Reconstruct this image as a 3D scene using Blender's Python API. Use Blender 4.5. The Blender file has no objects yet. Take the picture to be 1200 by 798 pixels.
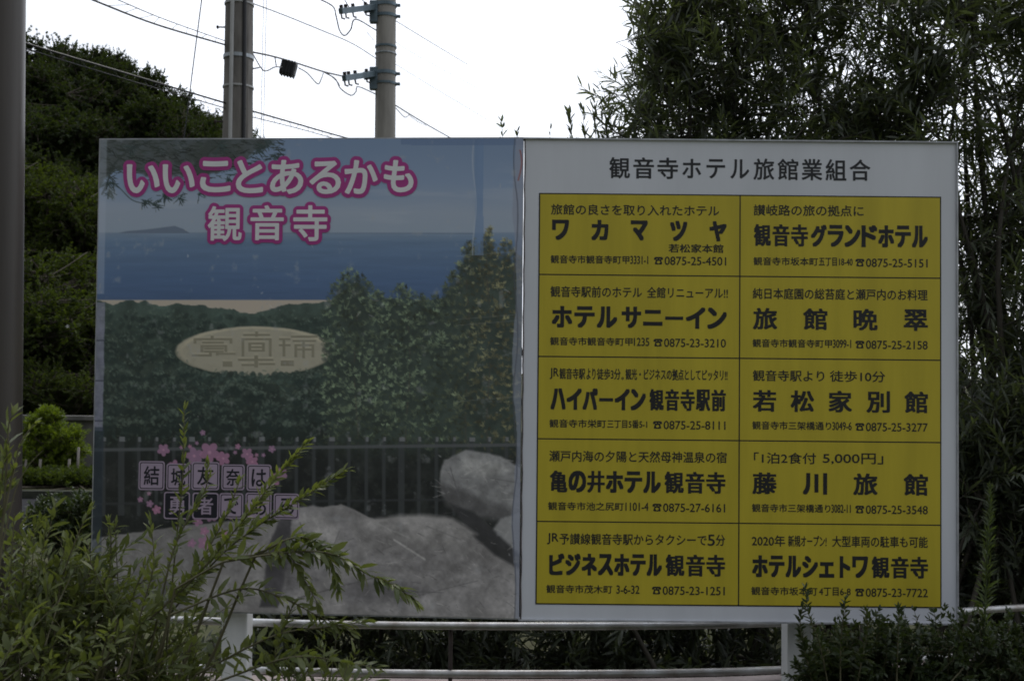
import bpy, bmesh, math, random
import numpy as np
from mathutils import Vector, Matrix

rng = np.random.default_rng(7)
random.seed(7)
scene = bpy.context.scene
COL = scene.collection
R = math.radians

# ------------------------------------------------------------------ camera
W0, H0, F = 1200.0, 798.0, 1330.0
PITCH, ROLL, EYE = 1.62, 0.55, 1.5
cam_d = bpy.data.cameras.new('camera')
cam_d.sensor_width = 36.0
cam_d.lens = 36.0 * F / W0
cam_d.clip_start, cam_d.clip_end = 0.05, 3000
cam = bpy.data.objects.new('camera', cam_d)
COL.objects.link(cam)
CR = Matrix.Rotation(R(90 + PITCH), 4, 'X') @ Matrix.Rotation(R(ROLL), 4, 'Z')
cam.matrix_world = Matrix.Translation((0, 0, EYE)) @ CR
scene.camera = cam
cam_d.dof.use_dof = True
cam_d.dof.focus_distance = 4.5
cam_d.dof.aperture_fstop = 7.0

# ------------------------------------------------------------------ sky, sun, exposure
SUN_EL, SUN_AZ = 48.0, 14.0          # ahead of the camera, a little to the right
world = bpy.data.worlds.new('World')
scene.world = world
world.use_nodes = True
nt = world.node_tree
nt.nodes.clear()
sky = nt.nodes.new('ShaderNodeTexSky')
sky.sky_type = 'NISHITA'
sky.sun_disc = False
sky.sun_elevation = R(SUN_EL)
sky.sun_rotation = R(SUN_AZ)
sky.air_density, sky.dust_density, sky.ozone_density = 1.4, 3.0, 1.0
tc = nt.nodes.new('ShaderNodeTexCoord')
noise = nt.nodes.new('ShaderNodeTexNoise')
noise.inputs['Scale'].default_value = 2.6
noise.inputs['Detail'].default_value = 7
noise.inputs['Roughness'].default_value = 0.55
mp = nt.nodes.new('ShaderNodeMapping')
mp.inputs['Scale'].default_value = (1, 1, 2.6)
mp.inputs['Location'].default_value = (0.35, 0.0, 0.2)
ramp = nt.nodes.new('ShaderNodeValToRGB')
ramp.color_ramp.elements[0].position, ramp.color_ramp.elements[1].position = 0.36, 0.56
ramp.color_ramp.elements[0].color = (0.62, 0.62, 0.62, 1)
ramp.color_ramp.elements[1].color = (1, 1, 1, 1)
dot = nt.nodes.new('ShaderNodeVectorMath'); dot.operation = 'DOT_PRODUCT'
sd = Vector((math.sin(R(SUN_AZ)) * math.cos(R(SUN_EL)), math.cos(R(SUN_AZ)) * math.cos(R(SUN_EL)), math.sin(R(SUN_EL))))
dot.inputs[1].default_value = sd
mr = nt.nodes.new('ShaderNodeMapRange')
mr.inputs['From Min'].default_value, mr.inputs['From Max'].default_value = -0.5, 1.0
mr.inputs['To Min'].default_value, mr.inputs['To Max'].default_value = 2.0, 24.5
cl = nt.nodes.new('ShaderNodeVectorMath'); cl.operation = 'SCALE'
cl.inputs[0].default_value = (0.93, 0.975, 1.07)
mix = nt.nodes.new('ShaderNodeMixRGB')
sep = nt.nodes.new('ShaderNodeSeparateXYZ')
mr2 = nt.nodes.new('ShaderNodeMapRange')
mr2.inputs['From Min'].default_value, mr2.inputs['From Max'].default_value = -0.45, -0.12
mr2.inputs['To Min'].default_value, mr2.inputs['To Max'].default_value = 0.66, 1.0
nz2 = nt.nodes.new('ShaderNodeTexNoise')
nz2.inputs['Scale'].default_value, nz2.inputs['Detail'].default_value = 7.0, 6
mr3 = nt.nodes.new('ShaderNodeMapRange')
mr3.inputs['From Min'].default_value, mr3.inputs['From Max'].default_value = 0.35, 0.65
mr3.inputs['To Min'].default_value, mr3.inputs['To Max'].default_value = -0.06, 0.22
addn = nt.nodes.new('ShaderNodeMath'); addn.operation = 'ADD'; addn.use_clamp = True
muln = nt.nodes.new('ShaderNodeMath'); muln.operation = 'MULTIPLY'
bg = nt.nodes.new('ShaderNodeBackground')
bg.inputs['Strength'].default_value = 0.10
out = nt.nodes.new('ShaderNodeOutputWorld')
L = nt.links.new
L(tc.outputs['Generated'], mp.inputs['Vector']); L(mp.outputs[0], noise.inputs['Vector'])
L(noise.outputs['Fac'], ramp.inputs['Fac'])
L(tc.outputs['Generated'], dot.inputs[0]); L(dot.outputs['Value'], mr.inputs['Value'])
L(tc.outputs['Generated'], sep.inputs[0]); L(sep.outputs['X'], mr2.inputs['Value'])
L(mp.outputs[0], nz2.inputs['Vector']); L(nz2.outputs['Fac'], mr3.inputs['Value'])
L(mr2.outputs[0], addn.inputs[0]); L(mr3.outputs[0], addn.inputs[1])
L(mr.outputs[0], muln.inputs[0]); L(addn.outputs[0], muln.inputs[1])
L(muln.outputs[0], cl.inputs['Scale'])
L(ramp.outputs['Color'], mix.inputs['Fac'])
L(sky.outputs[0], mix.inputs['Color1']); L(cl.outputs[0], mix.inputs['Color2'])
L(mix.outputs[0], bg.inputs['Color']); L(bg.outputs[0], out.inputs['Surface'])

sun_d = bpy.data.lights.new('sun', 'SUN')
sun_d.energy, sun_d.angle, sun_d.color = 1.3, R(10), (1.0, 0.95, 0.86)
sun = bpy.data.objects.new('sun', sun_d)
COL.objects.link(sun)
sun.rotation_euler = (-sd).to_track_quat('-Z', 'Y').to_euler()
sun.location = (0, 0, 30)

vs = scene.view_settings
vs.view_transform, vs.look, vs.gamma, vs.use_curve_mapping = 'Standard', 'None', 1.0, False
vs.exposure = -0.50
scene.cycles.filter_width = 1.75
scene.cycles.max_bounces = 8
scene.cycles.transparent_max_bounces = 8

# ------------------------------------------------------------------ helpers
R3 = CR.to_3x3()
def ray(u, v):
    return R3 @ Vector(((u - W0 / 2) / F, -(v - H0 / 2) / F, -1.0))
def at(u, v, Y):
    d = ray(u, v)
    return Vector((0, 0, EYE)) + d * (Y / d.y)
def at_z(u, v, z):
    d = ray(u, v)
    return Vector((0, 0, EYE)) + d * ((z - EYE) / d.z)
def on_plane(u, v, p0, n):
    d = ray(u, v)
    return Vector((0, 0, EYE)) + d * ((p0 - Vector((0, 0, EYE))).dot(n) / d.dot(n))

def s2l(c):
    c = np.asarray(c, float) / 255.0
    return np.where(c <= 0.04045, c / 12.92, ((c + 0.055) / 1.055) ** 2.4)

def tag(o, label=None, cat=None, group=None, kind=None):
    if label: o['label'] = label
    if cat: o['category'] = cat
    if group: o['group'] = group
    if kind: o['kind'] = kind
    return o
def empty(name, loc, label, cat, group=None):
    o = bpy.data.objects.new(name, None)
    o.empty_display_size = 0.1
    o.location = loc
    COL.objects.link(o)
    return tag(o, label, cat, group)
def link(name, me, mat=None, parent=None):
    o = bpy.data.objects.new(name, me)
    if mat is not None:
        me.materials.clear(); me.materials.append(mat)
    COL.objects.link(o)
    if parent is not None:
        o.parent = parent
        root = parent
        t = Vector((0, 0, 0))
        while root is not None:            # all parents here are unrotated translations
            t += root.location
            root = root.parent
        o.location = -t
    return o
def smooth(me):
    me.polygons.foreach_set('use_smooth', [True] * len(me.polygons))

def bm_obj(name, bm, mat, parent=None, sm=False):
    me = bpy.data.meshes.new(name)
    bmesh.ops.recalc_face_normals(bm, faces=bm.faces)
    bm.to_mesh(me); bm.free()
    if sm: smooth(me)
    return link(name, me, mat, parent)
def add_box(bm, c, s, rot=None, bevel=0.0):
    g = bmesh.ops.create_cube(bm, size=1.0)
    vs_ = g['verts']
    m = Matrix.Translation(c) @ (rot.to_4x4() if rot else Matrix.Identity(4)) @ Matrix.Diagonal((*s, 1))
    if bevel:
        bmesh.ops.scale(bm, vec=s, verts=vs_)
        es = list({e for v in vs_ for e in v.link_edges})
        r = bmesh.ops.bevel(bm, geom=es, offset=bevel, segments=2, affect='EDGES', profile=0.5)
        vs_ = list({v for f in r['faces'] for v in f.verts} | {v for v in vs_ if v.is_valid})
        bmesh.ops.transform(bm, matrix=Matrix.Translation(c) @ (rot.to_4x4() if rot else Matrix.Identity(4)), verts=vs_)
    else:
        bmesh.ops.transform(bm, matrix=m, verts=vs_)
def add_tube(bm, pts, rad, n=10, cap=True):
    pts = [Vector(p) for p in pts]
    if not hasattr(rad, '__len__'): rad = [rad] * len(pts)
    rings = []
    up = None
    for i, p in enumerate(pts):
        a = pts[max(i - 1, 0)]; b = pts[min(i + 1, len(pts) - 1)]
        d = (b - a).normalized()
        if up is None:
            up = Vector((0, 0, 1)) if abs(d.z) < 0.9 else Vector((0, 1, 0))
        s = d.cross(up).normalized(); up = s.cross(d).normalized()
        rings.append([bm.verts.new(p + (s * math.cos(2 * math.pi * k / n) + up * math.sin(2 * math.pi * k / n)) * rad[i]) for k in range(n)])
    for i in range(len(rings) - 1):
        for k in range(n):
            bm.faces.new((rings[i][k], rings[i][(k + 1) % n], rings[i + 1][(k + 1) % n], rings[i + 1][k]))
    if cap:
        bm.faces.new(rings[0][::-1]); bm.faces.new(rings[-1])
def spline(pts, k=8):
    pts = [np.array(p, float) for p in pts]
    if len(pts) < 3:
        return [Vector(pts[0] + (pts[-1] - pts[0]) * i / k) for i in range(k + 1)]
    P = [2 * pts[0] - pts[1]] + pts + [2 * pts[-1] - pts[-2]]
    out = []
    for i in range(1, len(P) - 2):
        for j in range(k):
            t = j / k
            out.append(0.5 * (2 * P[i] + (P[i + 1] - P[i - 1]) * t + (2 * P[i - 1] - 5 * P[i] + 4 * P[i + 1] - P[i + 2]) * t * t
                              + (3 * P[i] - P[i - 1] - 3 * P[i + 1] + P[i + 2]) * t ** 3))
    out.append(pts[-1])
    return [Vector(p) for p in out]

# ------------------------------------------------------------------ materials
def mat_base(name):
    m = bpy.data.materials.new(name); m.use_nodes = True
    n = m.node_tree
    return m, n, n.nodes['Principled BSDF']
def mat(name, col, rough=0.6, var=0.15, scale=6.0, spec=0.4, metal=0.0, bump=0.0, stretch=None, dirt=None):
    """noise-varied paint, concrete, metal..."""
    m, n, p = mat_base(name)
    tcn = n.nodes.new('ShaderNodeTexCoord')
    mpn = n.nodes.new('ShaderNodeMapping')
    if stretch: mpn.inputs['Scale'].default_value = stretch
    nz = n.nodes.new('ShaderNodeTexNoise')
    nz.inputs['Scale'].default_value = scale; nz.inputs['Detail'].default_value = 8; nz.inputs['Roughness'].default_value = 0.6
    rp = n.nodes.new('ShaderNodeValToRGB')
    c = np.array(col[:3])
    c2 = np.array(dirt) if dirt is not None else c * (1 - var * 1.6)
    rp.color_ramp.elements[0].position, rp.color_ramp.elements[1].position = 0.3, 0.68
    rp.color_ramp.elements[0].color = (*c2, 1)
    rp.color_ramp.elements[1].color = (*np.minimum(c * (1 + var * 0.5), 0.95), 1)
    n.links.new(tcn.outputs['Object'], mpn.inputs[0]); n.links.new(mpn.outputs[0], nz.inputs['Vector'])
    n.links.new(nz.outputs['Fac'], rp.inputs[0]); n.links.new(rp.outputs[0], p.inputs['Base Color'])
    p.inputs['Roughness'].default_value = rough
    p.inputs['Specular IOR Level'].default_value = spec
    p.inputs['Metallic'].default_value = metal
    if bump:
        b = n.nodes.new('ShaderNodeBump'); b.inputs['Strength'].default_value = bump; b.inputs['Distance'].default_value = 0.01
        nz2 = n.nodes.new('ShaderNodeTexNoise'); nz2.inputs['Scale'].default_value = scale * 8; nz2.inputs['Detail'].default_value = 4
        n.links.new(mpn.outputs[0], nz2.inputs['Vector'])
        n.links.new(nz2.outputs['Fac'], b.inputs['Height']); n.links.new(b.outputs[0], p.inputs['Normal'])
    return m
def leaf_mat(name, dark, light, back=None, rough=0.45, trans=0.35, spec=0.35):
    m, n, p = mat_base(name)
    a = n.nodes.new('ShaderNodeAttribute'); a.attribute_name = 'tint'
    rp = n.nodes.new('ShaderNodeValToRGB')
    rp.color_ramp.elements[0].color = (*dark, 1); rp.color_ramp.elements[1].color = (*light, 1)
    e = rp.color_ramp.elements.new(0.975); e.color = (*light, 1)
    rp.color_ramp.elements[-1].color = (light[0] * 2.2, light[1] * 1.5, light[2] * 0.9, 1)   # a few yellowed leaves
    n.links.new(a.outputs['Fac'], rp.inputs[0])
    geo = n.nodes.new('ShaderNodeNewGeometry')
    mx = n.nodes.new('ShaderNodeMixRGB')
    mx.inputs['Color2'].default_value = (*(back or [c * 1.25 for c in light]), 1)
    mul = n.nodes.new('ShaderNodeMath'); mul.operation = 'MULTIPLY'; mul.inputs[1].default_value = 0.5
    n.links.new(geo.outputs['Backfacing'], mul.inputs[0]); n.links.new(mul.outputs[0], mx.inputs['Fac'])
    n.links.new(rp.outputs[0], mx.inputs['Color1'])
    n.links.new(mx.outputs[0], p.inputs['Base Color'])
    p.inputs['Roughness'].default_value = rough; p.inputs['Specular IOR Level'].default_value = spec
    tr = n.nodes.new('ShaderNodeBsdfTranslucent')
    tcol = n.nodes.new('ShaderNodeMixRGB'); tcol.blend_type = 'MULTIPLY'; tcol.inputs['Fac'].default_value = 1
    tcol.inputs['Color2'].default_value = (1.5, 1.6, 0.5, 1)
    n.links.new(mx.outputs[0], tcol.inputs['Color1']); n.links.new(tcol.outputs[0], tr.inputs['Color'])
    ms = n.nodes.new('ShaderNodeMixShader'); ms.inputs[0].default_value = trans
    o = n.nodes['Material Output']
    n.links.new(p.outputs[0], ms.inputs[1]); n.links.new(tr.outputs[0], ms.inputs[2]); n.links.new(ms.outputs[0], o.inputs['Surface'])
    return m

M = {}
M['concrete'] = mat('weathered concrete', (0.21, 0.195, 0.178), 0.85, 0.25, 3.0, 0.2, bump=0.25, stretch=(4, 4, 0.8))
M['concrete2'] = mat('pole concrete', (0.34, 0.32, 0.29), 0.85, 0.22, 2.0, 0.2, bump=0.25, stretch=(5, 5, 0.6))
M['galv'] = mat('galvanised steel', (0.38, 0.41, 0.43), 0.45, 0.2, 14, 0.5, 0.6)
M['blue_steel'] = mat('blue grey crossarm steel', (0.14, 0.19, 0.22), 0.5, 0.2, 9, 0.4, 0.4)
M['rail'] = mat('rail pipe', (0.50, 0.51, 0.52), 0.42, 0.3, 9, 0.5, 0.7, bump=0.08, dirt=(0.26, 0.23, 0.20))
M['white_paint'] = mat('white post paint', (0.78, 0.78, 0.78), 0.5, 0.08, 5, 0.4, bump=0.05, stretch=(3, 3, 0.7))
M['black_cable'] = mat('black cable', (0.02, 0.02, 0.022), 0.5, 0.1, 5)
M['grey_pvc'] = mat('grey conduit', (0.42, 0.42, 0.41), 0.5, 0.15, 3)
M['brown_pole'] = mat('brown painted pole', (0.060, 0.051, 0.043), 0.42, 0.15, 2.5, 0.45, stretch=(6, 6, 0.4), bump=0.04)
M['rust'] = mat('rusty dark iron', (0.06, 0.045, 0.04), 0.8, 0.3, 25)
M['kerb'] = mat('pinkish concrete', (0.47, 0.40, 0.38), 0.9, 0.25, 6, 0.2, bump=0.3)
M['mossy'] = mat('mossy kerb', (0.055, 0.058, 0.045), 0.95, 0.3, 9, 0.05, bump=0.3)
M['asphalt'] = mat('asphalt', (0.042, 0.042, 0.045), 1.0, 0.25, 40, 0.05, bump=0.4)
M['soil'] = mat('dry soil and grass', (0.085, 0.082, 0.045), 0.95, 0.4, 1.5, 0.1, bump=0.5, dirt=(0.04, 0.05, 0.02))
M['hill'] = mat('hillside undergrowth', (0.035, 0.045, 0.02), 0.95, 0.4, 0.6, 0.1, bump=0.8)
M['bark'] = mat('bark', (0.10, 0.085, 0.065), 0.9, 0.3, 9, 0.2, bump=0.5, stretch=(3, 3, 0.6))
M['dark_twig'] = mat('dark oleander stem', (0.055, 0.048, 0.036), 0.8, 0.2, 10)
M['twig'] = mat('green brown twig', (0.12, 0.11, 0.06), 0.7, 0.2, 10)
M['wall_dark'] = mat('stained concrete wall', (0.13, 0.125, 0.115), 0.9, 0.35, 1.4, 0.2, bump=0.3, stretch=(1.5, 1.5, 0.5))
M['roof'] = mat('grey roof sheet', (0.11, 0.115, 0.12), 0.6, 0.2, 4)
M['dish'] = mat('white dish', (0.75, 0.74, 0.70), 0.4, 0.08, 6)
M['stake'] = mat('pale wooden stake', (0.22, 0.20, 0.17), 0.8, 0.25, 6, stretch=(4, 4, 0.5))
M['oleander'] = leaf_mat('oleander leaves', (0.036, 0.045, 0.031), (0.092, 0.107, 0.070), (0.11, 0.13, 0.085), 0.36, 0.38, 0.45)
M['frontleaf'] = leaf_mat('olive green leaves', (0.060, 0.080, 0.028), (0.182, 0.204, 0.076), (0.19, 0.21, 0.10), 0.38, 0.36)
M['hedge'] = leaf_mat('hedge leaves', (0.020, 0.032, 0.013), (0.055, 0.074, 0.030), None, 0.42, 0.25)
M['weed'] = leaf_mat('weed leaves', (0.055, 0.075, 0.034), (0.105, 0.135, 0.062), None, 0.6, 0.35)
M['treeleaf'] = leaf_mat('broadleaf crown', (0.018, 0.028, 0.012), (0.044, 0.060, 0.023), None, 0.7, 0.30, 0.10)
M['treeleaf2'] = leaf_mat('olive broadleaf crown', (0.024, 0.036, 0.010), (0.066, 0.086, 0.023), None, 0.7, 0.34, 0.10)
M['brightleaf'] = leaf_mat('fresh green needles', (0.070, 0.105, 0.012), (0.15, 0.195, 0.024), None, 0.5, 0.4, 0.25)

# ------------------------------------------------------------------ foliage
def leaves_mesh(name, P, D, Ln, Wd, tint, side=None, droop=0.12, fold=0.12, jitter=0.5):
    n = len(P)
    up = np.tile(np.array([0, 0, 1.0]), (n, 1)) + rng.normal(0, jitter, (n, 3))
    S = np.cross(D, up); S /= np.linalg.norm(S, axis=1)[:, None] + 1e-9
    N = np.cross(S, D)
    Ln = Ln[:, None]; Wd = Wd[:, None]
    ts = ((0, 0), (0.3, 0.9), (0.68, 0.75), (1, 0))
    V = np.empty((n, 6, 3))
    V[:, 0] = P
    a = P + D * Ln * 0.32 + N * (Wd * fold)
    b = P + D * Ln * 0.70 - N * (Ln * droop * 0.45) + N * (Wd * fold)
    V[:, 1] = a - S * Wd * 0.5; V[:, 2] = a + S * Wd * 0.5
    V[:, 3] = b - S * Wd * 0.42; V[:, 4] = b + S * Wd * 0.42
    V[:, 5] = P + D * Ln - N * Ln * droop
    idx = np.array([0, 2, 1, 1, 2, 4, 3, 3, 4, 5], np.int32)
    loops = (np.arange(n, dtype=np.int32)[:, None] * 6 + idx[None]).ravel()
    tot = np.tile(np.array([3, 4, 3], np.int32), n)
    start = np.concatenate(([0], np.cumsum(tot)[:-1])).astype(np.int32)
    me = bpy.data.meshes.new(name)
    me.vertices.add(n * 6); me.vertices.foreach_set('co', V.astype(np.float32).ravel())
    me.loops.add(len(loops)); me.loops.foreach_set('vertex_index', loops)
    me.polygons.add(len(tot)); me.polygons.foreach_set('loop_start', start); me.polygons.foreach_set('loop_total', tot)
    at_ = me.attributes.new('tint', 'FLOAT', 'POINT')
    at_.data.foreach_set('value', np.repeat(tint, 6).astype(np.float32))
    me.update(calc_edges=True)
    return me
def unit(a):
    return a / (np.linalg.norm(a, axis=-1, keepdims=True) + 1e-9)
def twig_leaves(B, D, TL, k, L0, L1, W_, whorl=3, ang=0.8, t0=0.1, tipdense=1.0, clump=None):
    """k nodes along every twig, `whorl` leaves at each node. B start, D unit direction, TL length"""
    n = len(B)
    rnd = rng.normal(size=(n, 3))
    A = unit(np.cross(D, rnd)); C = np.cross(D, A)
    P, DD, LL, TT = [], [], [], []
    base_t = rng.random(n) if clump is None else clump
    for j in range(k):
        t = t0 + (1 - t0) * ((j + rng.random(n) * 0.6) / k) ** tipdense
        pos = B + D * (TL * t)[:, None]
        for w in range(whorl):
            th = 2 * math.pi * w / whorl + j * 1.9 + rng.normal(0, 0.35, n)
            rad = A * np.cos(th)[:, None] + C * np.sin(th)[:, None]
            an = ang * (1.15 - 0.55 * t) + rng.normal(0, 0.18, n)
            d = D * np.cos(an)[:, None] + rad * np.sin(an)[:, None]
            P.append(pos); DD.append(unit(d))
            LL.append(rng.uniform(L0, L1, n) * (1.05 - 0.35 * np.clip(t, 0, 1)))
            TT.append(np.clip(0.55 * base_t + 0.45 * rng.random(n) - 0.02 + 0.06 * (rng.random(n) > 0.985), 0, 1))
    P = np.concatenate(P); DD = np.concatenate(DD); LL = np.concatenate(LL); TT = np.concatenate(TT)
    return P, DD, LL, LL * W_ * rng.uniform(0.8, 1.2, len(LL)), TT
def stems_mesh(name, segs):
    """segs: list of (points, r0, r1)"""
    bm = bmesh.new()
    for pts, r0, r1, n in segs:
        m = len(pts)
        add_tube(bm, pts, [r0 + (r1 - r0) * i / (m - 1) for i in range(m)], n, cap=False)
    me = bpy.data.meshes.new(name); bm.to_mesh(me); bm.free(); smooth(me)
    return me
def in_ellipsoids(ells, n, bias=0.5):
    """points in a union of ellipsoids (cx,cy,cz,rx,ry,rz), biased to the outside; also outward directions"""
    w = np.array([e[3] * e[4] * e[5] for e in ells]) ** 0.75
    which = rng.choice(len(ells), n, p=w / w.sum())
    E = np.array(ells)[which]
    d = unit(rng.normal(size=(n, 3)))
    r = rng.random(n) ** bias
    P = E[:, :3] + d * E[:, 3:] * r[:, None]
    return P, unit(d / E[:, 3:]), which
def plant(name, label, cat, base, ells, n_twigs, TL, nodes, leaf, mat_leaf, mat_stem, mains=10, up=0.6, rand=0.5, whorl=3,
          bias=0.45, group=None, r_main=0.02, ang=0.8, spread=0.12, outw=0.8, keep=None, nclump=40, trunk=False, droop=0.15, minz=0.03):
    base = Vector(base)
    root = empty(name, base, label, cat, group)
    P, O, which = in_ellipsoids(ells, n_twigs, bias)
    if keep is not None:
        k = keep(P); P, O = P[k], O[k]
    n = len(P)
    D = unit(O * outw + np.array([0, 0, up]) + rng.normal(0, rand, (n, 3)))
    tl = rng.uniform(TL[0], TL[1], n)
    B = P - D * (tl * 0.5)[:, None]
    B[:, 2] = np.maximum(B[:, 2], minz)
    # clumps of lighter and darker shoots (young and old leaves)
    cc = P[rng.choice(n, min(nclump, n), replace=False)]; cv = rng.random(len(cc))
    cl_ = cv[np.argmin(((P[:, None] - cc[None]) ** 2).sum(-1), axis=1)]
    lp = twig_leaves(B, D, tl, nodes, leaf[0], leaf[1], leaf[2], whorl, ang, clump=0.5 * cl_ + 0.5 * rng.random(n))
    me = leaves_mesh('foliage', *lp, droop=droop)
    segs = []
    ends = B[rng.choice(n, min(mains, n), replace=False)]
    pool = []
    for e in ends:
        b0 = np.array(base) + np.array([rng.normal(0, spread), rng.normal(0, spread), 0])
        mid = b0 * 0.45 + e * 0.55; mid[2] = b0[2] + (e[2] - b0[2]) * 0.62
        mid[:2] += rng.normal(0, 0.06, 2) * abs(e[2] - b0[2])
        if trunk:
            b0 = np.array(base); fork = b0 + np.array([0, 0, (e[2] - b0[2]) * 0.3])
            pts = spline([b0, fork, mid, e], 6)
        else:
            pts = spline([b0, mid, e], 7)
        segs.append((pts, r_main, r_main * 0.25, 6)); pool += [np.array(p) for p in pts[len(pts) // 3:]]
    pool = np.array(pool)
    near = np.argmin(((B[:, None] - pool[None]) ** 2).sum(-1), axis=1)
    for i in range(n):
        q = pool[near[i]]
        T = B[i] + D[i] * tl[i]
        segs.append(([q, (q + B[i]) / 2 + np.array([0, 0, -0.02]), B[i], T], r_main * 0.28, r_main * 0.07, 3))
    link('stems', stems_mesh('stems', segs), mat_stem, root)
    link('foliage', me, mat_leaf, root)
    return root

def copy_tree(o, parent=None):
    c = o.copy(); COL.objects.link(c)
    if parent is not None: c.parent = parent
    for ch in [x for x in bpy.data.objects if x.parent == o]:
        copy_tree(ch, c)
    return c

# ================================================================== ground, road, hill
def sheet(name, x0, x1, y0, y1, z, m, kind='structure'):
    me = bpy.data.meshes.new(name)
    me.from_pydata([(x0, y0, z), (x1, y0, z), (x1, y1, z), (x0, y1, z)], [], [(0, 1, 2, 3)])
    return tag(link(name, me, m), kind=kind)
sheet('ground', -1500, 1500, -1500, 1500, 0.0, M['soil'])
tag(sheet('road', -90, 90, 11.5, 13.05, 0.006, M['asphalt']))
bm = bmesh.new()
add_box(bm, (0, 13.13, 0.045), (180, 0.15, 0.09))
tag(bm_obj('kerb', bm, M['mossy']), kind='structure')
# wooded hillside at the left
nx, ny = 46, 40
hv = []
for j in range(ny):
    for i in range(nx):
        x = -34 + 34 * i / (nx - 1); y = 17.5 + 44 * j / (ny - 1)
        h = 9.5 * max(0, min(1, (y - 18.5) / 15)) ** 1.1 * max(0, min(1, (-5.0 - x + (y - 30) * -0.12) / 6.5)) ** 0.9
        hv.append((x, y, h + 0.35 * math.sin(x * 1.3) * math.sin(y * 0.9) * min(1, h) - 0.02))
me = bpy.data.meshes.new('hillside')
me.from_pydata(hv, [], [(j * nx + i, j * nx + i + 1, (j + 1) * nx + i + 1, (j + 1) * nx + i) for j in range(ny - 1) for i in range(nx - 1)])
smooth(me)
tag(link('hillside', me, M['hill']), kind='structure')

# ================================================================== signboard
YS = 4.5
N0 = Vector((0, 1, 0))
def rp(u, v):                      # photo point -> point on the directory board's face
    return at(u, v, YS)
XL, XR = rp(612, 445).x, rp(1120.5, 445).x
ZT, ZB = rp(870, 166).z, rp(870, 727.5).z
hinge = Vector((XL - 0.004, YS, 0))
YAW = math.atan2(0.105, 1.69)      # the poster board is turned a little away at its left end
PX = Vector((math.cos(YAW), -math.sin(YAW), 0))        # along the poster, left to right
PN = Vector((math.sin(YAW), math.cos(YAW), 0))
def pp(u, v):
    q = on_plane(u, v, hinge, PN) - hinge
    return q.dot(PX), q.z                                   # s (negative to the left), z
SL = (pp(118, 163)[0] + pp(107, 712)[0]) / 2
PZT, PZB = pp(360, 163.5)[1], pp(360, 718.5)[1]
def P3(s, z, off=0.0):
    return hinge + PX * s + Vector((0, 0, z)) - PN * off
sign = empty('signboard', (0.1, 4.66, 0), 'large white signboard with a seaside poster and ten yellow hotel notices', 'signboard')

# --- poster painting (a printed picture, computed as a raster of vertex colours)
GX, GY = 540, 600
def vnoise(shape, cells, seed):
    r = np.random.default_rng(seed)
    cy, cx = cells
    g = r.random((cy + 2, cx + 2))
    y = np.linspace(0, cy, shape[0], endpoint=False); x = np.linspace(0, cx, shape[1], endpoint=False)
    yi, xi = y.astype(int), x.astype(int); fy, fx = y - yi, x - xi
    fy = (fy * fy * (3 - 2 * fy))[:, None]; fx = (fx * fx * (3 - 2 * fx))[None]
    a, b = g[yi][:, xi], g[yi][:, xi + 1]; c, d = g[yi + 1][:, xi], g[yi + 1][:, xi + 1]
    return (a * (1 - fx) + b * fx) * (1 - fy) + (c * (1 - fx) + d * fx) * fy
def fbm(cells, seed, octv=5):
    s = np.zeros((GY, GX)); amp, tot = 1.0, 0
    for o in range(octv):
        s += amp * vnoise((GY, GX), (cells[0] * 2 ** o, cells[1] * 2 ** o), seed + o); tot += amp; amp *= 0.55
    return s / tot
sg = np.linspace(SL, 0, GX); zg = np.linspace(PZT, PZB, GY)
# photo-pixel coordinates of each raster cell (only used to lay the print out in familiar numbers)
Sg, Zg = np.meshgrid(sg, zg)
pts3 = np.stack([hinge.x + PX.x * Sg, hinge.y + PX.y * Sg, Zg - EYE], -1)
Rinv = np.array(R3.transposed())
loc = pts3 @ Rinv.T
U = W0 / 2 - F * loc[..., 0] / loc[..., 2]; V = H0 / 2 + F * loc[..., 1] / loc[..., 2]
rp_ = np.random.default_rng(11)
img = np.zeros((GY, GX, 3))
def mixc(mask, col):
    global img
    mask = np.clip(mask, 0, 1)[..., None]
    img = img * (1 - mask) + np.asarray(col, float) * mask
def grad(v, stops):
    v = np.clip(v, stops[0][0], stops[-1][0])
    return np.stack([np.interp(v, [s[0] for s in stops], [s[1][k] for s in stops]) for k in range(3)], -1)
n1, n2, n3 = fbm((6, 5), 1), fbm((30, 26), 20), fbm((70, 60), 40)
n4 = fbm((4, 16), 60)
# sky and sea
img = grad(V, [(163, (76, 94, 122)), (215, (86, 103, 130)), (250, (100, 112, 131)), (272, (98, 111, 130))])
cloud = np.clip((fbm((24, 3), 70, 4) - 0.5) * 5, 0, 1) * np.clip(1 - abs(V - 248) / 28, 0, 1)
mixc(cloud * 0.75, (124, 131, 144))
mixc(np.clip((fbm((60, 5), 75, 4) - 0.52) * 6, 0, 1) * np.clip(1 - abs(V - 225) / 40, 0, 1) * 0.4, (112, 121, 138))
mixc(np.clip((n1 - 0.5) * 3, 0, 1) * (V < 235) * 0.25, (66, 88, 122))
sea = grad(V, [(272, (84, 100, 122)), (284, (66, 86, 114)), (325, (53, 74, 107)), (352, (48, 67, 99))]) * (1 + 0.10 * (fbm((150, 12), 90, 3) - 0.5))[..., None]
m_sea = np.clip((V - 272) / 1.5, 0, 1)
img = img * (1 - m_sea[..., None]) + sea * m_sea[..., None]
isl = np.interp(U, [138, 150, 170, 190, 205, 215, 223], [273, 270.5, 269, 266.5, 264.5, 268, 273])
mixc(np.clip(V - isl, 0, 1) * (V < 274), (70, 82, 102))
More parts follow.
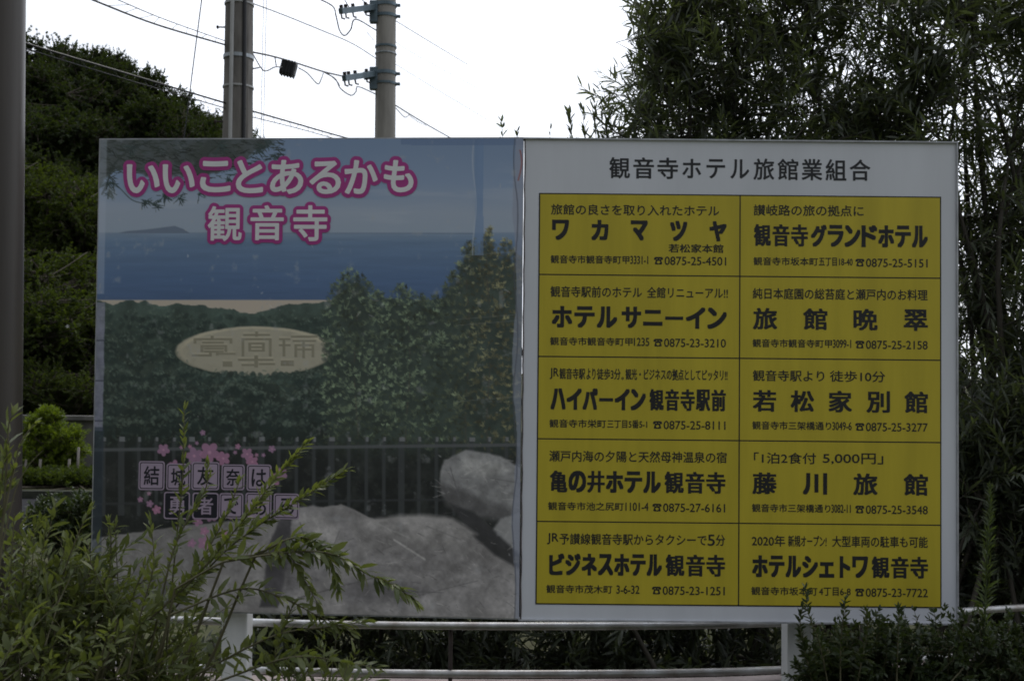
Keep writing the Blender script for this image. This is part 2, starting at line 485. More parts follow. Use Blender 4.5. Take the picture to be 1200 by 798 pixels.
# beach and wood
mixc(np.clip((V - 351) / 1.2, 0, 1), (124, 118, 112))
top = np.interp(U, [100, 180, 230, 260, 300, 330, 370, 400, 620], [355, 354, 357, 360, 365, 358, 355, 352, 350]) + 6 * (n2 - 0.5) * 2
wood = grad(V, [(352, (48, 62, 60)), (390, (40, 52, 48)), (440, (37, 46, 43)), (505, (24, 30, 29)), (600, (22, 26, 28))])
wood = wood * (0.70 + 0.6 * n2 * (0.5 + n3))[..., None]
mw = np.clip(V - top, 0, 1)[..., None]
img = img * (1 - mw) + wood * mw
def dabs(n, ufun, vfun, size, col, jit, aspect=2.2, angle=None, soft=0.8):
    """little brush dabs on the print"""
    global img
    du = (U[GY // 2, -1] - U[GY // 2, 0]) / GX; dv = (V[-1, 0] - V[0, 0]) / GY
    u0 = U[GY // 2, 0]; v0 = V[0, GX // 2]
    for _ in range(n):
        cu = ufun(); cv = vfun(cu)
        if cv is None: continue
        a = rp_.uniform(0, math.pi) if angle is None else angle + rp_.normal(0, 0.35)
        s = size * rp_.uniform(0.6, 1.4)
        i, j = (cu - u0) / du, (cv - v0) / dv
        rr = int(s * aspect / min(du, dv)) + 2
        x0, x1, y0, y1 = int(max(0, i - rr)), int(min(GX, i + rr + 1)), int(max(0, j - rr)), int(min(GY, j + rr + 1))
        if x0 >= x1 or y0 >= y1: continue
        yy, xx = np.mgrid[y0:y1, x0:x1]
        dx, dy = (xx - i) * du, (yy - j) * dv
        p = (dx * math.cos(a) + dy * math.sin(a)) / (s * aspect); q = (-dx * math.sin(a) + dy * math.cos(a)) / s
        mk = np.clip((1 - p * p - q * q) * 2.5, 0, 1) * soft
        c = np.asarray(col, float) * (1 + rp_.normal(0, jit))
        img[y0:y1, x0:x1] = img[y0:y1, x0:x1] * (1 - mk[..., None]) + c * mk[..., None]
uni = rp_.uniform
dabs(1500, lambda: uni(113, 612), lambda u: uni(np.interp(u, [100, 300, 400, 620], [358, 368, 356, 350]), 520), 1.3, (50, 63, 59), 0.18, 1.8, None, 0.40)
dabs(1500, lambda: uni(113, 612), lambda u: uni(370, 540), 2.6, (27, 37, 37), 0.15, 1.8, None, 0.45)
# sandy coin in the clearing
ex, ey = (U - 299) / 94, (V - 411.5) / 29.5
el = ex ** 2 + ey ** 2 + 0.10 * (n2 - 0.5)
mixc(np.clip((1.0 - el) * 14, 0, 1), (112, 111, 102))
mixc(np.clip((1 - abs(el - 0.84) * 9), 0, 1) * np.clip(0.5 - ey, 0, 1), (130, 127, 114))
mixc(np.clip((el - 0.86) * 10, 0, 1) * np.clip((1.0 - el) * 14, 0, 1) * (ey > 0) * 0.5, (84, 82, 72))
gr = np.zeros_like(U)
COIN = []
def bar(a, b, c, d): COIN.append((a, b, c, d))
# raised strokes of the sand characters, drawn as broken bars in three groups and a fourth at the bottom
for (a, b, c, d) in [(228, 397, 272, 398.2), (228, 397, 230, 402), (270, 397, 272, 402), (238, 401, 262, 402), (248, 394, 250, 397), (236, 405, 266, 406), (240, 408, 262, 409), (236, 405, 238, 412), (264, 405, 266, 412), (240, 411.5, 262, 412.5), (226, 416, 246, 417), (254, 414, 276, 415), (246, 412, 248, 417), (254, 412, 256, 416),
                     (286, 392, 316, 393), (300, 389, 302, 394), (284, 397, 318, 398), (284, 397, 286, 417), (316, 397, 318, 417), (292, 402, 310, 403), (292, 402, 294, 411), (308, 402, 310, 411), (292, 406.5, 310, 407.3), (292, 410.5, 310, 411.3),
                     (328, 397, 340, 398), (332, 397, 334, 417), (328, 404, 340, 405), (344, 399, 370, 400), (346, 404, 348, 418), (355, 400, 357, 419), (366, 404, 368, 418), (346, 404, 368, 405), (346, 409, 368, 410), (342, 394, 372, 395),
                     (280, 421, 320, 422.2), (299, 417, 302, 430), (284, 427, 298, 428.2), (304, 426, 322, 427.2), (262, 424, 272, 429), (330, 423, 344, 428)]:
    bar(a, b, c, d)
for (a, b, c, d) in COIN:
    gr = np.maximum(gr, np.clip(1.25 - np.maximum(np.maximum(a - U, U - c), np.maximum(b - V, V - d)) / 1.0, 0, 1))
mixc(np.roll(gr, -2, 0) * 0.45, (130, 127, 114))
mixc(np.clip(gr * 0.85 - 0.25 * n3, 0, 1), (78, 77, 67))
mixc(np.clip((n3 - 0.5) * 3, 0, 1) * np.clip((1.0 - el) * 14, 0, 1) * 0.25, (92, 90, 80))
dabs(160, lambda: uni(215, 400), lambda u: 440 + uni(-4, 6), 3.0, (37, 49, 47), 0.12, 1.3, None, 0.75)
dabs(900, lambda: uni(113, 612), lambda u: uni(432, 525), 1.1, (58, 70, 62), 0.2, 3.0, None, 0.40)
# pines growing in front of the sea, right half of the print
# crowns in the wood: soft lit tops with shade below
for _ in range(420):
    cu_ = uni(113, 420); cv_ = uni(np.interp(cu_, [100, 230, 300, 400], [362, 366, 374, 362]), 500)
    if ((cu_ - 297) / 96) ** 2 + ((cv_ - 409) / 33) ** 2 < 1: continue
    r_ = 2.6 + (cv_ - 355) * 0.035
    dabs(1, lambda: cu_, lambda q: cv_ + r_ * 0.8, r_, (24, 34, 34), 0.1, 1.5, 0.0, 0.35)
    for k in range(7):
        dabs(1, lambda: cu_ + rp_.normal(0, r_ * 0.8), lambda q: cv_ - abs(rp_.normal(0, r_ * 0.5)), r_ * 0.20, (62, 75, 69), 0.12, 1.8, None, 0.40)
# pines in front of the sea over the right half of the print: ragged skyline, fans of needles
sky_u = [376, 386, 396, 405, 416, 428, 440, 452, 470, 488, 505, 522, 534, 542, 552, 562, 572, 582, 592, 602, 612]
sky_v = [392, 352, 332, 326, 320, 332, 346, 352, 340, 350, 356, 340, 318, 298, 285, 292, 272, 296, 286, 300, 292]
jag = 9 * (fbm((1, 46), 150, 3) - 0.5)[0] * 2
topu = lambda u: float(np.interp(u, sky_u, sky_v))
tl_ = np.interp(U, sky_u, sky_v) + 7 * (n3 - 0.5) * 2 + jag[None, :]
left_ = 380 + np.clip((540 - V), 0, 200) * 0.03 + 10 * (n2 - 0.5)
mk_ = np.clip((V - tl_ - 4) / 9, 0, 1) * np.clip((U - left_) / 14, 0, 1) * (V < 560) * np.clip(0.72 + 2.2 * (n3 - 0.42) + (V - tl_) / 60, 0, 1)
body = np.array([40, 50, 47]) * (0.72 + 0.5 * n2 + 0.25 * (n3 - 0.4))[..., None]
img = img * (1 - mk_[..., None]) + body * mk_[..., None]
for _ in range(1900):
    bu = uni(381, 611); lo = topu(bu)
    bv = lo - 7 + (545 - lo) * rp_.random() ** 1.25
    warm = np.clip((bu - 520) / 50, 0, 1); depth = np.clip((bv - lo) / 170, 0, 1)
    gi = n1[int(np.clip((bv - 163) / 560 * GY, 0, GY - 1)), int(np.clip((bu - 113) / 499 * GX, 0, GX - 1))]
    lit = np.clip((0.78 + 1.1 * (gi - 0.45) * 2 + 0.25 * rp_.normal()) * (1 - 0.30 * depth), 0.4, 1.2)
    col_ = (np.array((72, 86, 70)) * (1 - warm) + np.array((100, 100, 74)) * warm) * lit
    a0 = -1.57 + rp_.normal(0, 0.7); r = uni(4, 8)
    dabs(1, lambda: bu, lambda q: bv + 3, 2.6, (30, 39, 38), 0.1, 1.7, None, 0.28)
    for k in range(8):
        a = a0 + rp_.normal(0, 0.7); e = r * uni(0.5, 1)
        dabs(1, lambda: bu + 0.5 * e * math.cos(a), lambda q: bv + 0.5 * e * math.sin(a), 0.55, col_, 0.1, e * 0.8, a, 0.62)
for (u_, v_, v2_) in ((573, 290, 540), (548, 320, 540), (418, 345, 530), (478, 372, 540)):
    mixc(np.clip(1.2 - abs(U - u_ - 2.5 * np.sin(V / 31 + u_)), 0, 1) * (V > v_) * (V < v2_) * (n3 > 0.5) * 0.6, (50, 47, 43))
# dark fence of the lookout
low = np.clip((V - 512) / 30, 0, 1) * np.clip((700 - V) / 20, 0, 1)
mixc(low * 0.86, (19, 21, 23))
mixc(low * np.clip((n3 - 0.5) * 4, 0, 1) * 0.5, (40, 45, 44))
mixc(np.clip((n2 - 0.52) * 4, 0, 1) * np.clip((V - 532) / 20, 0, 1) * 0.35, (44, 47, 48))
for k, u in enumerate(list(np.arange(122, 612, 20.5))):
    wdt = 4.2 if k % 4 == 1 else 2.5
    mk = np.clip(wdt - abs(U - u), 0, 1) * (V > 513) * (V < 604)
    mixc(mk * 0.85, (40, 44, 48)); mixc(np.clip(wdt - 0.4 - abs(U - u - 1), 0, 1) * (V > 512) * (V < 517), (74, 78, 84))
mixc(np.clip(2.4 - abs(V - 527 - (U - 113) * -0.012), 0, 1) * 0.9, (56, 60, 65))
mixc(np.clip(1.8 - abs(V - 590 + (U - 113) * 0.012), 0, 1) * 0.8, (35, 38, 42))
# paving and boulders
pave = np.interp(U, [100, 160, 240, 330, 345, 400, 440, 500, 560, 620], [632, 622, 612, 604, 596, 590, 606, 606, 620, 640]) + 5 * (n2 - 0.5)
pc = (np.array([93, 93, 97]) * (0.74 + 0.52 * n1)[..., None] * (0.84 + 0.32 * n2)[..., None] * (0.94 + 0.12 * n3)[..., None])
mp_ = np.clip((V - pave) / 2, 0, 1)[..., None]
img = img * (1 - mp_) + pc * mp_
def rock(cx, cy, rx, ry, col, seed, sh=(50, 51, 55)):
    d = ((U - cx) / rx) ** 2 + ((V - cy) / ry) ** 2 + 0.5 * (fbm((7, 6), seed) - 0.5)
    mk = np.clip((1 - d) * 9, 0, 1)
    t = np.clip(0.5 + (V - cy) / ry * 0.5 - (U - cx) / rx * 0.35 + 0.5 * (n2 - 0.5), 0, 1)[..., None]
    global img
    c = np.asarray(col) * (1 - t) + np.asarray(sh) * t
    c = c * (0.85 + 0.3 * n2)[..., None]
    img = img * (1 - mk[..., None]) + c * mk[..., None]
def poly(pts, col, edge=3.0, rough=5.0, seed=1):
    """flat painted shape with a rough outline"""
    nz_ = rough * (fbm((14, 13), seed) - 0.5) * 2
    u_, v_ = U + nz_, V + nz_ * 0.8
    ins = np.zeros(U.shape, bool); dist = np.full(U.shape, 1e9); m_ = len(pts)
    for k in range(m_):
        (x1, y1), (x2, y2) = pts[k], pts[(k + 1) % m_]
        c_ = ((y1 > v_) != (y2 > v_)) & (u_ < (x2 - x1) * (v_ - y1) / (y2 - y1 + 1e-9) + x1)
        ins ^= c_
        t = np.clip(((u_ - x1) * (x2 - x1) + (v_ - y1) * (y2 - y1)) / ((x2 - x1) ** 2 + (y2 - y1) ** 2 + 1e-9), 0, 1)
        dist = np.minimum(dist, np.hypot(u_ - x1 - t * (x2 - x1), v_ - y1 - t * (y2 - y1)))
    mk = np.clip(0.5 + np.where(ins, dist, -dist) / edge, 0, 1)
    global img
    c = np.asarray(col, float) * (0.72 + 0.36 * n1 + 0.40 * (n2 - 0.3) + 0.2 * (n3 - 0.5))[..., None]
    img = img * (1 - mk[..., None]) + c * mk[..., None]
# big rock left of the middle: dark side, lit top
poly([(306, 712), (312, 650), (326, 612), (344, 596), (350, 640), (336, 690), (326, 712)], (52, 52, 57), 3, 4, 204)
poly([(344, 595), (366, 591), (392, 600), (410, 616), (420, 640), (398, 668), (350, 690), (330, 708), (338, 660)], (95, 95, 100), 3, 5, 206)
poly([(340, 640), (352, 626), (372, 650), (352, 690), (332, 700)], (80, 80, 85), 9, 6, 207)
poly([(112, 712), (118, 684), (160, 668), (200, 680), (214, 712)], (74, 75, 80), 5, 6, 205)
# boulders at the right edge
poly([(514, 560), (520, 538), (545, 526), (585, 533), (612, 548), (612, 604), (570, 602), (536, 596), (518, 580)], (90, 92, 97), 3, 5, 201)
poly([(514, 566), (545, 574), (575, 590), (612, 600), (612, 612), (560, 608), (524, 592)], (62, 63, 67), 8, 6, 208)
poly([(574, 622), (586, 606), (612, 598), (612, 668), (596, 650), (580, 640)], (92, 94, 99), 3, 4, 202)
poly([(528, 590), (556, 600), (584, 626), (612, 652), (612, 668), (580, 650), (548, 622)], (38, 39, 43), 4, 4, 209)
poly([(420, 612), (470, 604), (530, 606), (560, 626), (540, 640), (470, 634)], (104, 104, 108), 6, 6, 220)
poly([(430, 650), (500, 640), (590, 664), (612, 690), (612, 716), (420, 716)], (100, 100, 105), 8, 8, 221)
poly([(395, 690), (440, 676), (500, 690), (470, 706), (405, 708)], (74, 74, 79), 14, 8, 222)
poly([(545, 536), (580, 540), (600, 552), (570, 562), (540, 552)], (106, 108, 112), 8, 6, 223)
poly([(350, 604), (372, 600), (400, 620), (392, 650), (362, 640)], (108, 108, 112), 9, 6, 224)
for (a, b, c, d, wd, col) in [(545, 556, 575, 540, 1.3, (116, 118, 122)), (528, 548, 540, 590, 1.2, (66, 67, 71)), (575, 560, 612, 566, 1.0, (70, 71, 75)), (352, 612, 366, 660, 1.2, (66, 66, 71)), (398, 622, 380, 668, 1.0, (72, 72, 77)), (430, 660, 520, 668, 1.0, (80, 80, 84)), (500, 616, 560, 640, 1.0, (78, 78, 82)), (462, 632, 498, 655, 1.6, (122, 123, 127)), (440, 612, 480, 630, 1.2, (110, 111, 115)), (200, 583, 300, 645, 3.2, (104, 100, 112)), (420, 690, 520, 694, 1.0, (66, 67, 71)), (350, 700, 440, 676, 1.2, (62, 62, 66)), (480, 700, 560, 680, 1.0, (70, 70, 74))]:
    t = np.clip(((U - a) * (c - a) + (V - b) * (d - b)) / ((c - a) ** 2 + (d - b) ** 2), 0, 1)
    dd = np.hypot(U - a - t * (c - a), V - b - t * (d - b) + 6 * np.sin(t * 3.1) * (wd > 3))
    mixc(np.clip(wd - dd, 0, 1) * 0.8, col)
stone = ((V > pave + 4) | ((U > 516) & (V > 530) & (V < 606))) & (img.sum(-1) > 160)
grain = fbm((150, 140), 500, 3)
img = img * (1 + stone[..., None] * (0.18 * (grain - 0.5) + 0.18 * (n3 - 0.5))[..., None])
for _ in range(420):
    u_ = uni(320, 611); v_ = uni(528, 716)
    if v_ < np.interp(u_, [320, 345, 400, 512, 514, 611], [640, 596, 612, 612, 530, 530]): continue
    lt = rp_.random() > 0.5
    dabs(1, lambda: u_, lambda q: v_, 0.5, (122, 122, 126) if lt else (58, 58, 62), 0.08, uni(3, 14), uni(-0.5, 0.9), 0.42)
# pine branch across the top-left corner, over a dull patch
pb_ = np.interp(U, [112, 122, 136, 160, 200, 240, 285, 300, 340], [228, 214, 196, 206, 210, 206, 196, 178, 164]) + 14 * (n2 - 0.5)
patch = np.clip((pb_ - V) / 3, 0, 1) * np.clip((338 - U) / 30, 0, 1)
mixc(patch * (0.85 + 0.35 * (n3 - 0.5)), (46, 51, 51))
mixc(patch * np.clip((n2 - 0.45) * 5, 0, 1) * 0.6, (34, 40, 39))
dabs(420, lambda: uni(116, 330), lambda u: uni(164, float(np.interp(u, [112, 136, 200, 285, 340], [222, 198, 212, 198, 168])) + 6), 0.6, (28, 35, 33), 0.25, 9.0, 0.15, 0.75)
def stroke(ptl, wd, col):
    P = np.array([[p.x, p.y] for p in spline([(a, b, 0) for a, b in ptl], 10)])
    dmin = np.full(U.shape, 1e9)
    for i in range(len(P) - 1):
        a, b = P[i], P[i + 1]
        t = np.clip(((U - a[0]) * (b[0] - a[0]) + (V - a[1]) * (b[1] - a[1])) / (((b - a) ** 2).sum() + 1e-9), 0, 1)
        dmin = np.minimum(dmin, np.hypot(U - a[0] - t * (b[0] - a[0]), V - a[1] - t * (b[1] - a[1])))
    mixc(np.clip(wd - dmin, 0, 1) * 0.9, col)
stroke([(178, 165), (150, 178), (133, 195), (126, 215), (120, 228)], 1.5, (34, 41, 42))
stroke([(128, 208), (142, 222), (158, 236), (185, 240)], 1.0, (32, 42, 44))
stroke([(290, 162), (235, 170), (190, 182)], 1.2, (40, 47, 48))
def tuft(u, v, r, n, a0, spread):
    for _ in range(n):
        a = a0 + rp_.normal(0, spread)
        e = (u + r * math.cos(a) * rp_.uniform(0.6, 1), v + r * math.sin(a) * rp_.uniform(0.6, 1))
        dabs(1, lambda: (u + e[0]) / 2, lambda q: (v + e[1]) / 2, 0.55, (31, 43, 45), 0.15, r * 0.85, math.atan2(e[1] - v, e[0] - u), 0.9)
for (u, v, r, n, a0, s) in [(124, 214, 14, 18, 1.8, 0.9), (126, 224, 12, 14, 1.7, 0.7), (165, 236, 14, 14, 0.4, 0.7), (178, 240, 13, 12, 0.3, 0.6), (190, 228, 14, 18, 0.8, 1.3), (208, 231, 12, 14, 0.6, 0.9),
                            (232, 226, 13, 10, 0.4, 0.7), (300, 175, 16, 12, 0.3, 0.8), (318, 184, 16, 12, 0.2, 0.6), (265, 208, 14, 12, 0.4, 0.9), (215, 212, 13, 14, 0.5, 1.4), (310, 166, 14, 8, 0.6, 0.4), (255, 172, 15, 12, 0.5, 1.2), (150, 172, 14, 12, 1.0, 1.2)]:
    tuft(u, v, r, n, a0, s)
# cherry blossom round the title plates
def petal_flower(u, v, r, col):
    ang = np.arctan2(V - v, U - u); d = np.hypot(U - u, V - v)
    rr = r * (0.62 + 0.38 * np.abs(np.cos(2.5 * (ang + u))))
    mixc(np.clip((rr - d) * 1.2, 0, 1) * 0.9, col)
    mixc(np.clip(r * 0.16 - d + 0.5, 0, 1) * 0.8, (128, 96, 120))
for (u, v, r) in [(192, 527, 8), (228, 534, 11), (246, 530, 13), (262, 537, 9), (290, 532, 8), (296, 541, 8), (319, 526, 5), (279, 523, 4), (238, 507, 4), (213, 524, 3), (223, 523, 3), (231, 519, 3), (301, 533, 3), (276, 530, 3), (309, 533, 3),
                  (205, 546, 8), (330, 555, 8), (322, 562, 8), (165, 585, 4), (176, 590, 5), (184, 597, 6), (175, 578, 3), (232, 610, 7), (248, 604, 8), (240, 622, 6), (262, 625, 6), (240, 636, 9), (225, 636, 6), (270, 600, 9), (300, 606, 6), (213, 590, 7)]:
    petal_flower(u, v, r, (112 + rp_.uniform(-8, 8), 80, 108))
# laminate: dull veil, old tape and creases at the edges
mixc((np.abs(U - 561.5) < 5) * (V < 300) * (0.45 + 0.35 * n2), (66, 88, 122))
mixc(np.clip(1.2 - np.abs(U - 556 - 2 * np.sin(V / 17)), 0, 1) * (V < 300) * 0.6, (116, 126, 142))
mixc((V < 170 + 1.5 * n2) * (U > 470) * 0.7, (62, 80, 112))
edge_l = U - np.interp(V, [163, 712], [118.5, 107.5])
tape = np.clip((9.5 + 3 * (n2 - 0.5) - edge_l), 0, 1)
mixc(tape * 0.75 * (V > 355) * (V < 505) * (0.6 + 0.6 * n3), (98, 100, 124))
mixc(np.clip(11 - edge_l, 0, 1) * (V > 500) * 0.6, (30, 40, 52))
mixc(np.clip(8 - edge_l, 0, 1) * (V < 345) * 0.4, (116, 126, 146))
mixc(np.clip(1.2 - np.abs((V - 395) % 47 - 4), 0, 1) * np.clip(10 - edge_l, 0, 1) * (V > 355) * (V < 520), (40, 44, 58))
er = np.interp(V, [163, 724], [611.5, 611]) - U
mixc(np.clip(9 + 2.5 * np.sin(V / 30) + 4 * (n2 - 0.5) - er, 0, 1) * 0.7, (92, 99, 118))
mixc(np.clip(1.1 - np.abs(er - 7 - 2.2 * np.sin(V / 23.0) - 2 * (n1 - 0.5) * 4), 0, 1) * 0.8, (50, 54, 66))
mixc(np.clip(1.3 - np.abs(er - 3 - 3 * np.sin(V / 11.0)), 0, 1) * (V > 176) * (V < 212), (98, 58, 60))
for vv in (374, 381, 300, 470):
    mixc(np.clip(0.8 - np.abs(V - vv - (U - 540) * -0.08), 0, 1) * (U > 535) * (U < 606) * 0.45, (98, 104, 108))
mixc(np.clip((fbm((40, 40), 400) - 0.70) * 9, 0, 1) * 0.35, (110, 114, 122))
for _ in range(46):                     # peeled flecks and scratches
    dabs(1, lambda: uni(115, 608), lambda q: uni(166, 715), 0.7, (118, 120, 128), 0.1, uni(1, 6), None, 0.45)

img = img * 0.96 + np.array([86, 90, 96]) * 0.04      # veil of sky reflected in the laminate, painted into the print colours
def albedo(rgb, sat=0.90):
    rgb = np.asarray(rgb, float); gl = rgb @ np.array([0.3, 0.59, 0.11])
    rgb = gl[..., None] + (rgb - gl[..., None]) * sat if rgb.ndim > 1 else gl + (rgb - gl) * sat
    return np.clip(s2l(rgb) * 3.45, 0.008, 0.85)
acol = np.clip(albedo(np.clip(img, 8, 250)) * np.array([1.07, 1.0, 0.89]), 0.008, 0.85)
# slightly wavy laminated sheet
wave = 0.0003 * np.sin(Sg * 9 + 2 * n1) + 0.0004 * (n1 - 0.5)
bow = np.clip(1 - np.abs(U - 560) / 6, 0, 1) * 0.0012 * (V < 320)
wave = wave + bow
co = np.stack([hinge.x + PX.x * Sg - PN.x * (0.004 + wave), hinge.y + PX.y * Sg - PN.y * (0.004 + wave), Zg], -1)
me = bpy.data.meshes.new('poster_print')
nv = GX * GY
ii = np.arange(nv, dtype=np.int32).reshape(GY, GX)
q = np.stack([ii[:-1, :-1], ii[1:, :-1], ii[1:, 1:], ii[:-1, 1:]], -1).reshape(-1, 4)
me.vertices.add(nv); me.vertices.foreach_set('co', co.astype(np.float32).ravel())
me.loops.add(q.size); me.loops.foreach_set('vertex_index', q.ravel())
me.polygons.add(len(q)); me.polygons.foreach_set('loop_start', (np.arange(len(q)) * 4).astype(np.int32)); me.polygons.foreach_set('loop_total', np.full(len(q), 4, np.int32))
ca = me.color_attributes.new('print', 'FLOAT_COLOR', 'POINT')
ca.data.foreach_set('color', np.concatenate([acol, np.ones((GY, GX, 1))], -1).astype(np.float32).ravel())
me.update(calc_edges=True); smooth(me)
m, n, p = mat_base('laminated print')
a = n.nodes.new('ShaderNodeAttribute'); a.attribute_name = 'print'
n.links.new(a.outputs['Color'], p.inputs['Base Color'])
p.inputs['Roughness'].default_value = 0.33; p.inputs['Specular IOR Level'].default_value = 0.5
M['print'] = m

def quad_board(pts4, thick_dir, t):
    bm = bmesh.new()
    f = [bm.verts.new(p_) for p_ in pts4]; b = [bm.verts.new(Vector(p_) + thick_dir * t) for p_ in pts4]
    bm.faces.new(f); bm.faces.new(b[::-1])
    for i in range(4):
        bm.faces.new((f[i], b[i], b[(i + 1) % 4], f[(i + 1) % 4]))
    return bm
M['board_edge'] = mat('aluminium edge', (0.50, 0.51, 0.53), 0.5, 0.25, 12, 0.4, 0.3)
M['board_white'] = mat('white sign face', (0.70, 0.715, 0.755), 0.45, 0.05, 1.9, 0.4, stretch=(3, 1, 0.5))
poster = bm_obj('poster_panel', quad_board([P3(SL - 0.006, PZB - 0.006), P3(0, PZB - 0.006), P3(0, PZT + 0.006), P3(SL - 0.006, PZT + 0.006)], PN, 0.03), M['board_edge'], sign)
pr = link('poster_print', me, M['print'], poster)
direc = bm_obj('directory_panel', quad_board([(XL, YS, ZB), (XR, YS, ZB), (XR, YS, ZT), (XL, YS, ZT)], N0, 0.035), M['board_white'], sign)
# aluminium trim: thin angle along top, bottom and the right side, standing 3 mm proud
bm = bmesh.new()
tw = 0.006
add_box(bm, ((XL + XR) / 2, YS + 0.014, ZT + tw / 2 + 0.0005), (XR - XL + 0.012, 0.044, tw))
add_box(bm, ((XL + XR) / 2, YS + 0.014, ZB - tw / 2 - 0.0005), (XR - XL + 0.012, 0.044, tw))
add_box(bm, (XR + tw / 2 + 0.0005, YS + 0.014, (ZT + ZB) / 2), (tw, 0.044, ZT - ZB))
bm_obj('edge_trim', bm, M['board_edge'], direc)
# joint of the two boards: dark sealant bead, a little ragged
bm = bmesh.new()
pts = [Vector((XL + 0.0025 + 0.0012 * math.sin(k * 1.7), YS - 0.001, ZB + (ZT - ZB) * k / 40)) for k in range(41)]
add_tube(bm, pts, 0.003, 6)
bm_obj('joint_bead', bm, mat('joint sealant', (0.16, 0.14, 0.14), 0.8, 0.4, 30), direc)

# --- lettering
def text_mesh_raw(s):
    cu = bpy.data.curves.new('t', 'FONT'); cu.body = s; cu.resolution_u = 4
    o = bpy.data.objects.new('t', cu); COL.objects.link(o)
    bpy.context.view_layer.update()
    dg = bpy.context.evaluated_depsgraph_get()
    me = bpy.data.meshes.new_from_object(o.evaluated_get(dg))
    nv = len(me.vertices); v = np.zeros(nv * 3); me.vertices.foreach_get('co', v)
    f = [tuple(p_.vertices) for p_ in me.polygons]
    bpy.data.objects.remove(o); bpy.data.curves.remove(cu); bpy.data.meshes.remove(me)
    return v.reshape(-1, 3)[:, :2], f
_cache = {}
def raw(s):
    if s not in _cache: _cache[s] = text_mesh_raw(s)
    return _cache[s]
class Letters:
    """collects flat glyph outlines in board coordinates (x to the right, z up)"""
    def __init__(self): self.v, self.f, self.layer = [], [], []
    def add(self, s, x0, x1, z0, z1, bold=0.0, n=8, lift=0.0, boldz=None, square=False):
        """text scaled so its ink fills the box"""
        v, f = raw(s)
        lo, hi = v.min(0), v.max(0)
        b = bold; bz = bold if boldz is None else boldz
        X = (x0 + b) + (v[:, 0] - lo[0]) / (hi[0] - lo[0]) * (x1 - x0 - 2 * b)
        Z = (z0 + bz) + (v[:, 1] - lo[1]) / (hi[1] - lo[1]) * (z1 - z0 - 2 * bz)
        offs = [(0, 0)]
        if b > 0 and square:
            offs += [(i_ * b, j_ * bz) for i_ in (-1, 0, 1) for j_ in (-1, 0, 1) if i_ or j_]
        elif b > 0:
            offs += [(b * math.cos(2 * math.pi * k / n), bz * math.sin(2 * math.pi * k / n)) for k in range(n)]
            if b > 0.006: offs += [(0.55 * b * math.cos(2 * math.pi * k / n + 0.3), 0.55 * bz * math.sin(2 * math.pi * k / n + 0.3)) for k in range(n)]
        for k, (dx, dz) in enumerate(offs):
            base = sum(len(a_) for a_ in self.v)
            self.v.append(np.stack([X + dx, Z + dz, np.full(len(X), lift + 0.00002 * k)], -1))
            self.f += [tuple(i + base for i in p_) for p_ in f]
    def phone(self, x0, x1, z0, z1):
        """telephone sign: handset over a body with an open dial"""
        def P_(pts):
            base = sum(len(a_) for a_ in self.v)
            self.v.append(np.array([(x0 + (x1 - x0) * a, z0 + (z1 - z0) * b, 0) for a, b in pts])); return base
        b0 = P_([(0, .62), (.26, .62), (.26, .78), (.74, .78), (.74, .62), (1, .62), (1, .86), (.86, 1), (.14, 1), (0, .86)])
        self.f += [(b0 + 0, b0 + 1, b0 + 2, b0 + 9), (b0 + 2, b0 + 8, b0 + 9), (b0 + 2, b0 + 3, b0 + 7, b0 + 8), (b0 + 3, b0 + 6, b0 + 7), (b0 + 3, b0 + 4, b0 + 5, b0 + 6)]
        K = 20; outer, inner = [], []
        for k in range(K):
            a = 2 * math.pi * k / K; ca_, sa_ = math.cos(a), math.sin(a)
            m_ = 1 / max(abs(ca_), abs(sa_)); hx = .36 - .08 * sa_ * m_
            outer.append((.5 + hx * ca_ * m_, .34 + .34 * sa_ * m_)); inner.append((.5 + .19 * ca_, .32 + .18 * sa_))
        b0 = P_(outer + inner)
        self.f += [(b0 + k, b0 + (k + 1) % K, b0 + K + (k + 1) % K, b0 + K + k) for k in range(K)]
        b0 = P_([(.42, .66), (.58, .66), (.58, .8), (.42, .8)]); self.f.append(tuple(range(b0, b0 + 4)))
    def spread(self, s, x0, x1, z0, z1, w, **kw):
        """single characters, each w wide, spaced out over the box"""
        k = len(s)
        for i, ch in enumerate(s):
            a = x0 + (x1 - x0 - w) * i / (k - 1)
            self.add(ch, a, a + w, z0, z1, **kw)
    def build(self, name, place, m, parent):
        V_ = np.concatenate(self.v)
        me = bpy.data.meshes.new(name)
        me.from_pydata([tuple(place(a_, b_, c_)) for a_, b_, c_ in V_], [], self.f)
        return link(name, me, m, parent)
M['ink'] = mat('black lettering film', (0.022, 0.022, 0.024), 0.5, 0.2, 8)
M['ink_grey'] = mat('faded black lettering', (0.030, 0.031, 0.034), 0.5, 0.25, 8)
M['yellow'] = mat('yellow notice film', (0.585, 0.468, 0.036), 0.42, 0.09, 2.2, 0.45, stretch=(5, 1, 0.45))
M['pink'] = mat('magenta print', tuple(albedo([104, 38, 82], 1.0)), 0.38, 0.05, 9, 0.35)
M['print_white'] = mat('white print', tuple(albedo([150, 152, 174], 1.0)), 0.38, 0.05, 9, 0.35)
M['plate'] = mat('title plate print', tuple(albedo([104, 92, 104])), 0.38, 0.05, 9, 0.35)
M['plate_dark'] = mat('title plate dark print', tuple(albedo([22, 22, 27])), 0.38, 0.05, 9, 0.35)
rplace = lambda a_, b_, c_: Vector((a_, YS - 0.0006 - c_, b_))

